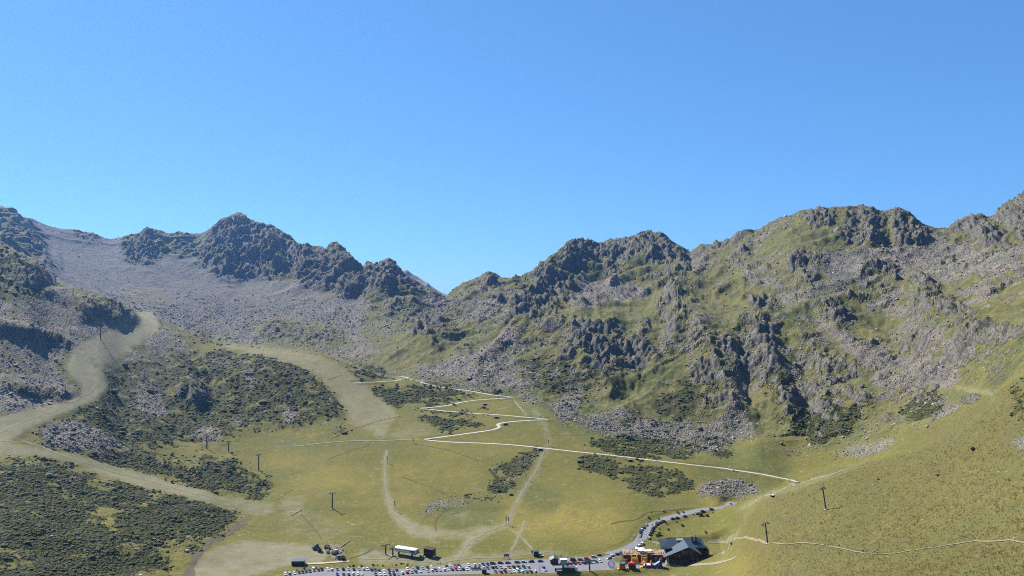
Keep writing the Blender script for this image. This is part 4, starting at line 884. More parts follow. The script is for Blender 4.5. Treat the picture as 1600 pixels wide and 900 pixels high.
def add_prism(bm, prof, y0, y1, axis='y'):
    def P3(a, b, t): return (a, t, b) if axis == 'y' else (t, a, b)
    A = [bm.verts.new(P3(a, b, y0)) for a, b in prof]; B = [bm.verts.new(P3(a, b, y1)) for a, b in prof]; n = len(prof)
    for k in range(n): bm.faces.new((A[k], A[(k+1) % n], B[(k+1) % n], B[k]))
    bm.faces.new(A[::-1]); bm.faces.new(B); bmesh.ops.recalc_face_normals(bm, faces=bm.faces); return bm
def add_slab(bm, pts, th):                    # a tilted panel through 4 points, thickness downward
    A = [bm.verts.new(Vector(p)) for p in pts]; B = [bm.verts.new(Vector(p)-Vector((0, 0, th))) for p in pts]; n = len(pts)
    bm.faces.new(A); bm.faces.new(B[::-1])
    for k in range(n): bm.faces.new((A[k], B[k], B[(k+1) % n], A[(k+1) % n]))
    bmesh.ops.recalc_face_normals(bm, faces=bm.faces); return bm
def thing(name, label, cat, loc, rotz=0.0, group=None):
    o = bpy.data.objects.new(name, None); COL.objects.link(o); o.location = loc; o.rotation_euler = (0, 0, rotz); o.empty_display_size = 0.5
    return tag(o, label, cat, group)
def part(name, bm, mat, parent, smooth=False): return new_obj(name, bm, mat, parent, smooth)
def dup(root, loc, rotz, label=None, group=None, scale=None):
    r = root.copy(); COL.objects.link(r); r.location = loc; r.rotation_euler = (0, 0, rotz)
    if scale: r.scale = (scale,)*3
    if label: r['label'] = label
    if group: r['group'] = group
    for ch in root.children:
        c = ch.copy(); COL.objects.link(c); c.parent = r
        for g in ch.children:
            d_ = g.copy(); COL.objects.link(d_); d_.parent = c
    return r
B = bmesh.new
def flat(name, c, rough=0.6, spec=0.3, metal=0.0, vary=0.12, scale=1.5):
    t = NT(name); cc = t.mix(t.ramp(t.noise(scale, 4, 0.6), 0.3, 0.7), tuple(x*(1-vary) for x in c), tuple(min(x*(1+vary), 1) for x in c))
    t.color(cc); t.b.inputs['Roughness'].default_value = rough; t.b.inputs['Specular IOR Level'].default_value = spec; t.b.inputs['Metallic'].default_value = metal; return t.m
M_GLASS = flat('dark_glass', (0.02, 0.025, 0.03), 0.12, 0.6, 0, 0.1); M_TYRE = flat('black_rubber', (0.015, 0.015, 0.016), 0.8)
M_LAMP = flat('lamp_glass', (0.6, 0.6, 0.58), 0.2, 0.5); M_TAIL = flat('red_lens', (0.35, 0.02, 0.02), 0.25, 0.5); M_RIM = flat('alloy', (0.4, 0.4, 0.42), 0.35, 0.5, 0.7)
M_STEEL = flat('galvanised_steel', (0.17, 0.18, 0.20), 0.5, 0.4, 0.5); M_DSTEEL = flat('dark_steel', (0.045, 0.055, 0.075), 0.55, 0.3, 0.2)
M_GREENP = flat('green_paint', (0.012, 0.10, 0.075), 0.5); M_WHITE = flat('white_panel', (0.62, 0.62, 0.66), 0.35, 0.4, 0, 0.05)
M_SLATE = flat('slate', (0.036, 0.055, 0.080), 0.55, 0.3, 0, 0.3, 2.5); M_WOODD = flat('dark_timber', (0.045, 0.032, 0.024), 0.8, 0.2, 0, 0.3, 3); M_WOODB = flat('brown_boards', (0.105, 0.048, 0.028), 0.8, 0.2, 0, 0.3, 3)
M_STW = flat('stone_wall', (0.105, 0.10, 0.095), 0.9, 0.1, 0, 0.45, 1.2); M_DECK = flat('deck_boards', (0.27, 0.19, 0.13), 0.8, 0.2, 0, 0.2, 2); M_CONC = flat('pale_concrete', (0.30, 0.29, 0.27), 0.85, 0.2, 0, 0.15, 1)
M_BLACK = flat('black_paint', (0.012, 0.013, 0.016), 0.5); M_YEL = flat('yellow_vinyl', (0.62, 0.33, 0.012), 0.4); M_ORG = flat('orange_vinyl', (0.50, 0.10, 0.015), 0.4)
M_RED = flat('red_vinyl', (0.36, 0.03, 0.03), 0.4); M_TEAL = flat('teal_vinyl', (0.02, 0.16, 0.15), 0.4); M_PUR = flat('violet_vinyl', (0.10, 0.05, 0.17), 0.4); M_LBL = flat('light_blue_vinyl', (0.12, 0.30, 0.48), 0.4)
M_DGRN = flat('bottle_green_vinyl', (0.012, 0.055, 0.042), 0.45); M_BLUE = flat('blue_paint', (0.03, 0.06, 0.28), 0.45); M_CLOTH = flat('white_canvas', (0.60, 0.59, 0.57), 0.8, 0.1, 0, 0.05); M_DKRED = flat('dark_red_canvas', (0.09, 0.02, 0.02), 0.8)

def pk(x, y, z=PARK_Z): X_, Y_ = on_park(x, y, z); return Vector((X_, Y_, z))
# ---------------------------------------------------------------- the mountain restaurant
def hut():
    o = pk(1072, 880.5); t = thing('mountain_hut', 'large dark timber mountain restaurant with blue slate roofs beside the car park', 'hut', o)
    # local: x right, y away, ground 0. Main block behind, cross gable in front
    bm = B(); add_box(bm, (1.5, 17.5, 4.25), (30, 11, 8.5)); part('main_wall', bm, M_WOODD, t)
    prof = [(-8.6, 0), (9.5, 0), (9.5, 8.0), (1.5, 12.6), (-8.6, 8.4)]
    bm = B(); add_prism(bm, prof, 0.0, 12); add_prism(bm, [(-14.5, 0), (-8.65, 0), (-8.65, 8.3), (-14.5, 6.0)], 0.0, 3.2); part('gable_wall', bm, M_STW, t)
    bm = B(); add_prism(bm, [(-14.0, 4.0), (9.2, 4.0), (9.2, 7.75), (1.5, 12.2), (-14.0, 6.0)], -0.25, 0.0); part('timber_cladding', bm, M_WOODD, t)
    R0 = 14.2
    bm = B(); add_slab(bm, [(-17, 10.0, 8.9), (17.5, 10.0, 8.9), (15.2, 18.2, R0), (-8, 18.2, R0)], 0.35); part('front_roof', bm, M_SLATE, t)
    bm = B(); add_slab(bm, [(15.2, 18.2, R0), (-8, 18.2, R0), (-17, 26.0, 9.2), (17.5, 26.0, 9.2)], 0.35); part('rear_roof', bm, M_SLATE, t)
    bm = B(); add_slab(bm, [(-17.5, 9.2, 8.3), (-8, 9.2, 8.6), (-8.2, 18.5, 12.9), (-17.5, 18.5, 12.9)], 0.3); part('wing_roof', bm, M_SLATE, t)
    bm = B(); add_slab(bm, [(-17.2, -2.4, 5.45), (1.5, -2.4, 13.1), (1.5, 16.7, 13.2), (-8.8, 10.0, 8.98), (-8.8, 4.2, 8.9), (-17.2, 3.6, 5.5)], 0.4); part('gable_roof', bm, M_SLATE, t)
    bm = B(); add_slab(bm, [(1.5, -2.4, 13.1), (11.4, -2.4, 7.5), (11.4, 4.2, 7.5), (9.0, 10.0, 8.98), (1.5, 16.7, 13.2)], 0.4); part('gable_roof', bm, M_SLATE, t)
    bm = B(); add_slab(bm, [(17.6, 10.2, 8.0), (20.5, 11.0, 6.2), (20.5, 24.5, 6.2), (17.6, 25.5, 8.0)], 0.3); part('hipped_end', bm, M_SLATE, t)
    bm = B(); add_box(bm, (18.2, 17.6, 3.0), (3.6, 12.0, 6.0)); part('side_wall', bm, M_WOODD, t)
    bm = B(); add_box(bm, (-1.5, 15.6, 13.3), (5.2, 2.2, 0.5), Matrix.Rotation(math.radians(32), 3, 'X')); part('skylight', bm, M_CONC, t)
    for x, h in ((8.0, 2.6), (10.8, 2.2)):
        bm = B(); add_box(bm, (x, 15.6, 12.6+h/2), (1.0, 1.0, h)); c = part('chimney', bm, M_BLACK, t)
        bm = B(); add_box(bm, (x, 15.6, 12.75+h), (1.3, 1.3, 0.25)); part('chimney_cap', bm, M_BLACK, c)
    bm = B(); add_box(bm, (9.5, 14.0, 12.0), (4.0, 0.8, 0.8), Matrix.Rotation(math.radians(20), 3, 'X')); part('duct', bm, M_BLACK, t)
    bm = B(); add_tube(bm, (11.0, 18, 14), (11.0, 18, 16.4), 0.35); part('vent', bm, M_STEEL, t)
    def win(x, z, w, h, y=-0.27):
        bm = B(); add_box(bm, (x, y-0.02, z), (w+0.3, 0.16, h+0.3)); f_ = part('window', bm, M_WOODB, t)
        bm = B(); add_box(bm, (x, y-0.09, z), (w, 0.1, h)); part('pane', bm, M_GLASS, f_)
    for x in (-11, -8.2, -5.4): win(x, 6.0, 1.7, 1.5)
    for x in (-2.2, 0.6): win(x, 8.6, 2.0, 2.2)
    win(4.2, 8.6, 2.4, 2.0); win(4.2, 5.6, 2.2, 1.6); win(7.4, 5.6, 1.4, 1.6)
    for x in (-11.5, -8.5, -5.2, 3.4, 6.6): win(x, 2.0, 1.6, 1.7, -0.02)
    bm = B(); add_box(bm, (-1.0, -0.06, 1.2), (2.0, 0.14, 2.4)); d_ = part('door', bm, M_WOODB, t)
    bm = B(); add_box(bm, (-0.3, -0.15, 1.1), (0.08, 0.06, 0.5)); part('handle', bm, M_STEEL, d_)
    bm = B(); add_box(bm, (-5.5, -1.2, 3.7), (15, 2.2, 0.25)); part('balcony', bm, M_WOODD, t)
    bm = B(); add_box(bm, (-5.5, -2.25, 4.75), (15, 0.1, 0.12)); [add_box(bm, (-12.9+k*1.65, -2.25, 4.3), (0.1, 0.1, 0.95)) for k in range(10)]; part('balcony_rail', bm, M_WOODB, t)
    for x in (-12.8, -6, 1.8): bm = B(); add_tube(bm, (x, -2.1, 0), (x, -2.1, 3.6), 0.16); part('balcony_post', bm, M_WOODD, t)
    bm = B(); add_box(bm, (-14.0, -2.3, 2.8), (0.5, 0.5, 5.6)); part('corner_post', bm, M_CONC, t)
    bm = B(); [add_box(bm, (-15.2+k*0.55, -1.6+0.0*k, 0.25+0.25*(4-k)), (0.55, 2.6, 0.5+0.5*(4-k))) for k in range(5)]; part('white_steps', bm, M_WHITE, t)
    for x in (-15, -9, 9, 15): bm = B(); add_box(bm, (x, 9.7, 8.75), (0.25, 0.6, 0.25)); part('rafter_end', bm, M_WOODB, t)
hut()
# ---------------------------------------------------------------- terrace
TER_O = pk(974.5, 876.5); TER_H = 4.6
def terrace():
    t = thing('terrace', 'brown boarded sun terrace raised beside the hut, full of guests', 'terrace', TER_O, 0.0)
    L = (1042-974.5)/F*TER_O.y; D_ = 12.5
    n = 22
    for k in range(n):
        x = L*(k+.5)/n; bm = B(); add_box(bm, (x, 0.0, TER_H/2), (L/n-0.06, 0.35, TER_H)); part('wall_board', bm, M_WOODB if k % 3 else M_WOODD, t)
    bm = B(); add_box(bm, (L/2, D_/2, TER_H-0.15), (L, D_-0.4, 0.3)); part('deck', bm, M_DECK, t)
    for y, x0, x1 in ((D_, 0, L),): bm = B(); add_box(bm, (L/2, D_, TER_H/2-.1), (L, 0.3, TER_H-.2)); part('rear_wall', bm, M_WOODD, t)
    for x in (0.0, L): bm = B(); add_box(bm, (x, D_/2, TER_H/2-.1), (0.3, D_-0.4, TER_H-.2)); part('side_wall', bm, M_WOODD, t)
    bm = B(); add_box(bm, (L/2, -0.0, TER_H+1.0), (L, 0.1, 0.12)); part('rail', bm, M_WOODB, t)
    for k in range(18): bm = B(); add_box(bm, (L*k/17, 0, TER_H+0.5), (0.14, 0.12, 1.0)); part('rail_post', bm, M_WOODB, t)
    bm = B(); add_box(bm, (L*0.74, -0.24, 1.5), (2.6, 0.12, 3.0)); part('garage_door', bm, M_STEEL, t)
    return L, D_
TER_L, TER_D = terrace()
def parasol(loc, rz, label, canopy=M_CLOTH, r=2.1):
    t = thing('parasol', label, 'parasol', loc, rz, None)
    bm = B(); add_tube(bm, (0, 0, 0), (0, 0, 2.7), 0.05); part('pole', bm, M_STEEL, t)
    bm = B(); n = 8; top = bm.verts.new((0, 0, 3.0)); ring = [bm.verts.new((math.cos(2*PI*k/n)*r, math.sin(2*PI*k/n)*r, 2.25)) for k in range(n)]
    low = [bm.verts.new((v.co.x, v.co.y, 2.05)) for v in ring]
    for k in range(n): bm.faces.new((top, ring[k], ring[(k+1) % n])); bm.faces.new((ring[k], low[k], low[(k+1) % n], ring[(k+1) % n]))
    part('canopy', bm, canopy, t)
    bm = B(); add_box(bm, (0, 0, 0.1), (0.8, 0.8, 0.2)); part('base', bm, M_CONC, t)
for k, (x, y, lb) in enumerate(((13.6, 4.2, 'large white parasol open at the front of the terrace, left of its neighbours'), (17.4, 3.6, 'large white parasol in the middle of the terrace front'), (20.6, 4.6, 'large white parasol on the terrace, nearest to the hut of those in front'),
        (15.4, 8.6, 'white parasol at the back of the terrace beside the dark awning'), (12.0, 9.2, 'white parasol at the rear left of the terrace behind the tables'))):
    parasol(TER_O+Vector((x, y, TER_H)), 0.2*k, lb, r=2.3)
parasol(pk(971, 880), 0.3, 'dark red parasol over the seats left of the terrace wall', M_DKRED, 2.2)
parasol(pk(976.5, 879), 0.1, 'dark red parasol close against the terrace wall', M_DKRED, 2.2)
def table(loc, rz, label, group):
    t = thing('picnic_table', label, 'table', loc, rz, group)
    bm = B(); add_box(bm, (0, 0, 0.74), (1.8, 0.75, 0.06)); part('table_top', bm, M_DECK, t)
    for s in (-1, 1):
        bm = B(); add_box(bm, (0, 0.75*s, 0.45), (1.8, 0.28, 0.05)); part('bench', bm, M_DECK, t)
        bm = B(); add_box(bm, (0.7*s, 0, 0.36), (0.08, 1.5, 0.08)); add_box(bm, (0.7*s, 0.0, 0.36), (0.08, 0.1, 0.72)); part('trestle', bm, M_WOODB, t)
    return t
t0 = None
for k in range(10):
    loc = TER_O+Vector((2.5+2.9*k, 2.2+2.4*(k % 3)+(3 if k > 6 else 0), TER_H)); lb = 'wooden picnic table with benches on the crowded terrace'
    if t0 is None: t0 = table(loc, 0.1, lb, 'tables on the terrace')
    else: dup(t0, loc, 0.1*(k % 4))
# ---------------------------------------------------------------- bouncy castles
def pillow(bm, c, s, rot=None, seg=1):
    add_box(bm, c, s, rot); return bm
def bev(bm, w):
    bmesh.ops.bevel(bm, geom=list(bm.edges), offset=w, segments=2, affect='EDGES', clamp_overlap=True); return bm
def inflatable(label, x, y, rz, parts):
    t = thing('bouncy_castle', label, 'bouncy castle', pk(x, y), rz, 'bouncy castles below the terrace')
    for nm, c, s, m, *r in parts: part(nm, bev(add_box(B(), c, s, r[0] if r else None), min(s)*0.13), m, t)
    return t
inflatable('orange bouncy castle with teal roof and yellow front step', 971.5, 889.3, 0.1, [('wall', (0.3, 0.5, 1.5), (4.6, 3.6, 3.0), M_ORG), ('roof', (0.3, 1.0, 3.5), (4.2, 3.2, 1.3), M_TEAL), ('step', (-2.9, -0.6, 0.45), (1.5, 3.0, 0.9), M_YEL), ('mast', (-0.6, 1.2, 4.6), (0.5, 0.5, 1.4), M_TEAL)])
inflatable('bottle green bouncy castle with dark red roof', 987.3, 889.0, -0.06, [('wall', (0.3, 0.5, 1.4), (5.2, 3.8, 2.8), M_DGRN), ('roof', (0.0, 0.9, 3.5), (4.6, 3.3, 1.8), M_RED), ('pillar', (-2.3, -0.6, 3.0), (0.9, 0.9, 2.4), M_RED), ('step', (-3.0, -0.4, 0.4), (1.2, 2.4, 0.8), M_YEL)])
inflatable('all yellow bouncy castle with four corner towers', 991.5, 879.6, 0.0, [('base', (0, 0, 0.5), (5.6, 4.4, 1.0), M_YEL), ('back_wall', (0, 1.9, 2.4), (4.6, 0.8, 2.8), M_YEL), ('tower', (-2.0, -1.6, 2.4), (0.8, 0.8, 3.6), M_YEL), ('tower', (2.0, -1.6, 2.4), (0.8, 0.8, 3.6), M_YEL), ('tower', (-2.0, 1.7, 2.8), (0.8, 0.8, 4.4), M_YEL), ('tower', (2.0, 1.7, 2.8), (0.8, 0.8, 4.4), M_YEL), ('beam', (0, -1.6, 4.0), (3.6, 0.7, 0.7), M_YEL), ('mouth', (0, -1.2, 1.9), (2.6, 0.5, 1.5), M_ORG)])
inflatable('tall orange and yellow inflatable slide with an arched top', 1007.6, 880.6, 0.05, [('base', (0, 0, 0.8), (4.4, 4.6, 1.6), M_ORG), ('slope', (0, 0.3, 2.6), (2.6, 4.6, 0.8), M_YEL, Matrix.Rotation(math.radians(38), 3, 'X')), ('pillar', (-1.8, 1.6, 3.0), (0.9, 0.9, 5.0), M_YEL), ('pillar', (1.8, 1.6, 3.0), (0.9, 0.9, 5.0), M_YEL), ('arch', (0, 1.6, 5.3), (4.4, 0.9, 0.9), M_ORG), ('step', (-3.2, -1.8, 0.4), (1.6, 1.6, 0.8), M_YEL)])
inflatable('long violet and light blue inflatable slide with two orange tipped peaks', 1019.5, 886.0, 0.0, [('base', (0, 0, 0.7), (14.6, 4.6, 1.4), M_PUR), ('bed', (-3.6, 0, 1.7), (5.6, 3.6, 0.8), M_WHITE), ('hurdle', (-1.2, 0, 2.6), (0.9, 3.8, 2.4), M_RED), ('hurdle', (-5.4, 0, 2.2), (0.9, 3.8, 1.8), M_PUR), ('slide', (3.2, -0.3, 2.8), (5.6, 2.6, 0.7), M_LBL, Matrix.Rotation(math.radians(-34), 3, 'Y')), ('side', (3.4, -1.8, 2.4), (5.4, 0.6, 1.2), M_PUR, Matrix.Rotation(math.radians(-34), 3, 'Y')), ('tower', (6.1, 0.4, 3.4), (1.8, 3.6, 4.6), M_PUR), ('peak', (5.6, -1.0, 6.2), (0.8, 0.8, 1.5), M_ORG), ('peak', (6.7, 1.2, 6.3), (0.8, 0.8, 1.6), M_ORG), ('cone', (-0.9, 1.0, 4.2), (0.7, 0.7, 1.3), M_YEL), ('apron', (-8.2, -0.6, 0.35), (1.8, 3.0, 0.7), M_YEL)])
# ---------------------------------------------------------------- chairlift valley station, cabin, sheds
def lift_station():
    o = at(636, 868.5)-Vector((0, 0, 1.0)); t = thing('chairlift_station', 'white rounded chairlift station on dark legs above the car park', 'chairlift station', o, math.radians(-24))
    bm = B(); prof = []
    for k in range(14):
        a = 2*PI*k/14; prof.append((math.copysign(abs(math.cos(a))**0.6, math.cos(a))*3.1, 5.4+math.copysign(abs(math.sin(a))**0.7, math.sin(a))*(2.3 if math.sin(a) > 0 else 1.6)))
    secs = [(-10.2, .72), (-9.6, .92), (-8.5, 1), (0, 1), (6.5, 1), (8.6, .95), (9.6, .8)]; rings = []
    for x, s in secs: rings.append([bm.verts.new((x, a*s, 5.3+(b-5.3)*s)) for a, b in prof])
    for A_, B_ in zip(rings[:-1], rings[1:]):
        for k in range(14): bm.faces.new((A_[k], A_[(k+1) % 14], B_[(k+1) % 14], B_[k]))
    bm.faces.new(rings[0]); bm.faces.new(rings[-1]); bmesh.ops.recalc_face_normals(bm, faces=bm.faces); part('shell', bm, M_WHITE, t, True)
    for k in range(12):
        bm = B(); add_box(bm, (-7.6+k*0.95, -3.08, 6.4), (0.55, 0.14, 0.5)); part('window', bm, M_GLASS, t)
    for k in range(4):
        bm = B(); add_box(bm, (4.6+k*1.25, -3.1, 5.9), (1.05, 0.16, 1.3)); part('large_window', bm, M_GLASS, t)
    bm = B(); add_box(bm, (9.75, 0, 5.6), (0.2, 3.6, 1.6)); part('end_window', bm, M_GLASS, t)
    bm = B(); add_box(bm, (7.6, -0.2, 4.2), (4.4, 6.3, 0.5)); part('band', bm, M_BLUE, t)
    for x in (-7.5, 4.5): bm = B(); add_box(bm, (x, 0, 1.9), (0.9, 1.2, 3.9)); part('leg', bm, M_DSTEEL, t)
    bm = B(); add_box(bm, (0, 0, 3.75), (17, 1.4, 0.6)); part('chassis', bm, M_DSTEEL, t)
    bm = B(); add_box(bm, (6.5, 0, 0.25), (9, 7, 0.5)); part('platform', bm, M_CONC, t)
    for s in (-1, 1): bm = B(); add_box(bm, (-12.3, 1.9*s, 5.6), (4.6, 0.3, 0.35)); add_box(bm, (-14.4, 1.9*s, 6.0), (0.25, 0.25, 1.1)); part('guide_rail', bm, M_STEEL, t)
lift_station()
def cabin():
    o = at(669, 870.5); t = thing('control_cabin', 'dark square control cabin with pale side beside the white chairlift station', 'cabin', o, math.radians(-24))
    bm = B(); add_box(bm, (0, 2.5, 3.0), (7.4, 5.6, 6.0)); part('wall', bm, M_BLACK, t)
    bm = B(); add_box(bm, (-3.78, 2.5, 2.9), (0.16, 5.6, 5.8)); part('side_cladding', bm, flat('pale_boards_side', (0.17, 0.15, 0.13), 0.8), t)
    bm = B(); add_box(bm, (0, 2.5, 6.15), (8.2, 6.4, 0.3), Matrix.Rotation(math.radians(3), 3, 'Y')); part('roof', bm, M_WOODD, t)
    for x in (-1.6, 1.8): bm = B(); add_box(bm, (x, -0.36, 3.4), (1.5, 0.14, 1.2)); part('window', bm, M_GLASS, t)
    bm = B(); add_box(bm, (0.2, -0.36, 1.1), (1.1, 0.14, 2.2)); part('door', bm, M_WOODD, t)
cabin()
def shed(name, x, y, w, dpt, h, rz, label, wall, roof, tilt=8):
    o = at(x, y); t = thing(name, label, name.split('_')[-1], o, rz)
    bm = B(); add_box(bm, (0, dpt/2, h/2), (w, dpt, h)); part('wall', bm, wall, t)
    bm = B(); add_box(bm, (0, dpt/2, h+0.15), (w+0.5, dpt+0.6, 0.22), Matrix.Rotation(math.radians(tilt), 3, 'X')); part('roof', bm, roof, t)
    bm = B(); add_box(bm, (w*0.22, -0.05, h*0.42), (w*0.2, 0.12, h*0.78)); part('door', bm, M_DSTEEL, t)
    bm = B(); add_box(bm, (-w*0.2, -0.05, h*0.58), (w*0.22, 0.12, h*0.3)); part('window', bm, M_GLASS, t)
    return t
shed('black_shed', 465, 884, 9.2, 5.0, 3.2, 0.05, 'low black shed with grey roof at the end of the pale board walk', M_BLACK, M_SLATE, 14)
shed('ticket_kiosk', 838, 870, 3.7, 3.2, 4.0, 0.05, 'small dark kiosk on the grass above the car park', M_BLACK, M_DSTEEL, 4)
shed('pump_shed', 1209, 777, 2.6, 2.2, 1.3, 0.3, 'tiny dark shed with pale roof beside the track on the shoulder', M_BLACK, M_CONC, 4)
shed('green_container', 756.5, 896.4, 3.4, 2.4, 2.8, 0.0, 'dark green bin shed standing at the near edge of the car park', M_DGRN, M_DSTEEL, 2)
def board(x, y, w, h, rz, label, mat, leg=1.4):
    o = at(x, y); t = thing('sign_board', label, 'sign', o, rz)
    bm = B(); add_box(bm, (0, 0, leg+h/2), (w, 0.15, h)); part('panel', bm, mat, t)
    for s in (-1, 1): bm = B(); add_box(bm, (s*w*0.4, 0.12, (leg+h)/2), (0.12, 0.12, leg+h)); part('post', bm, M_STEEL, t)
board(791.5, 872.5, 4.0, 2.2, 0.1, 'wide blue and white information board at the foot of the meadow path', flat('blue_grey_print', (0.14, 0.15, 0.30), 0.6, 0.3, 0, 0.5, 3))
board(831.5, 865, 1.3, 1.5, 0.1, 'small square blue sign on posts left of the dark kiosk', M_BLUE, 0.6)
# ---------------------------------------------------------------- near drive station of the second lift
def drive_station():
    o = pk(876, 897, -209.5); o.z = ground(o.x, o.y); t = thing('drive_station', 'grey and white lift drive station on one green mast at the car park edge', 'lift station', o, 0.08)
    bm = B(); add_tube(bm, (1.8, 0, -1.0), (1.8, 0, 5.6), 0.75, 0.6, 12); part('mast', bm, M_GREENP, t)
    bm = B(); add_box(bm, (0, 0, 5.4), (12.5, 2.0, 0.5)); add_box(bm, (-1, 1.8, 5.4), (12, 0.3, 0.4)); part('frame', bm, M_DSTEEL, t)
    bm = B(); add_prism(bm, [(-7.3, 6.0), (-1.6, 6.0), (-1.6, 9.0), (-4.6, 10.2), (-7.3, 9.0)], 0.6, 6.2); part('engine_house', bm, M_DSTEEL, t)
    bm = B(); add_slab(bm, [(-7.8, 0.2, 8.8), (-4.6, 0.2, 10.4), (-4.6, 6.6, 10.4), (-7.8, 6.6, 8.8)], 0.2); part('roof_panel', bm, flat('grey_sheet', (0.16, 0.19, 0.24), 0.4), t)
    bm = B(); add_slab(bm, [(-4.6, 0.2, 10.4), (-1.2, 0.2, 8.8), (-1.2, 6.6, 8.8), (-4.6, 6.6, 10.4)], 0.2); part('roof_panel', bm, M_SLATE, t)
    bm = B(); add_box(bm, (2.2, 0.2, 7.5), (5.0, 4.2, 3.4)); bev(bm, 0.25); part('cover', bm, flat('grey_white_sheet', (0.26, 0.30, 0.34), 0.4), t)
    bm = B(); add_box(bm, (2.2, 0.4, 9.32), (5.1, 4.0, 0.22)); part('white_lid', bm, M_WHITE, t)
    bm = B(); add_tube(bm, (-5.6, -0.4, 6.1), (5.8, -0.4, 6.1), 0.18); part('walkway_rail', bm, M_STEEL, t)
    for k in range(6): bm = B(); add_tube(bm, (4.9+0.35*k, -1.0, 5.9), (4.9+0.35*k, 1.0, 5.9), 0.28, n=10); part('sheave', bm, M_BLACK, t)
    bm = B(); add_box(bm, (5.8, 0, 7.0), (0.15, 0.15, 2.4)); part('red_post', bm, M_RED, t)
drive_station()
t = thing('white_tank', 'white cylinder tank lying on dark feet under the drive station', 'tank', pk(873.5, 898.5, -211), 0.1); t.location.z = ground(t.location.x, t.location.y)
bm = B(); add_tube(bm, (-2.4, 0, 1.3), (2.4, 0, 1.3), 0.75, n=14); part('vessel', bm, M_WHITE, t, False)
for s in (-1, 1): bm = B(); add_box(bm, (2.6*s, 0, 0.9), (1.0, 1.6, 1.8)); part('foot', bm, M_BLACK, t)
t = thing('machine_shelter', 'dark green low shelter at the bottom edge below the drive station', 'shelter', pk(889, 901, -212), 0.05); t.location.z = ground(t.location.x, t.location.y)
bm = B(); add_box(bm, (0, 0, 1.4), (9.0, 4.5, 2.8)); part('wall', bm, M_DGRN, t); bm = B(); add_box(bm, (0, 0, 2.95), (9.5, 5.0, 0.25)); part('roof', bm, M_DSTEEL, t)
bm = B(); add_box(bm, (5.6, -0.4, 1.6), (1.2, 1.2, 3.2)); part('white_cabinet', bm, M_WHITE, t)
t = thing('flag_banner', 'white feather banner leaning beside the engine house roof', 'banner', pk(875.8, 881), 0.1)
bm = B(); add_tube(bm, (0, 0, 0), (0, 0, 6.8), 0.08); part('pole', bm, M_STEEL, t); bm = B(); add_box(bm, (0.8, 0, 5.2), (1.7, 0.12, 2.6)); bev(bm, 0.05); part('cloth', bm, M_CLOTH, t)
for x, y, lb in ((962.5, 877.5, 'thin pale lamp post on the grass island left of the bouncy castles'), (974.5, 873, 'thin pale lamp post at the left corner of the terrace wall'), (866, 868, 'thin lamp post on the grass behind the engine house'), (843.5, 894, 'dark thick post beside the pickup with the blue cover')):
    t = thing('lamp_post', lb, 'lamp post', at(x, y)); h = 5.0 if x < 970 else 6.0
    bm = B(); add_tube(bm, (0, 0, -.3), (0, 0, h), 0.14 if 'dark' not in lb else 0.3, 0.1); part('pole', bm, M_DSTEEL if 'dark' in lb else flat('pale_pole', (0.4, 0.4, 0.3)), t)
    bm = B(); add_box(bm, (0.3, 0, h+0.05), (0.9, 0.3, 0.2)); part('lamp_head', bm, M_STEEL, t)
t = thing('ball_frame', 'round blue steel climbing frame on the asphalt by the bouncy castles', 'climbing frame', pk(955.5, 886.5), 0.3)
for k in range(6):
    bm = B(); a = PI*k/6
    for j in range(10):
        p0 = [Vector((math.cos(a)*math.sin(PI*q/10), math.sin(a)*math.sin(PI*q/10), math.cos(PI*q/10))) for q in (j, j+1)]
        add_tube(bm, p0[0]*2.6+Vector((0, 0, 2.5)), p0[1]*2.6+Vector((0, 0, 2.5)), 0.11, n=5)
        p0 = [Vector((-math.cos(a)*math.sin(PI*q/10), -math.sin(a)*math.sin(PI*q/10), math.cos(PI*q/10))) for q in (j, j+1)]
        add_tube(bm, p0[0]*2.6+Vector((0, 0, 2.5)), p0[1]*2.6+Vector((0, 0, 2.5)), 0.11, n=5)
    part('hoop', bm, M_BLUE, t)
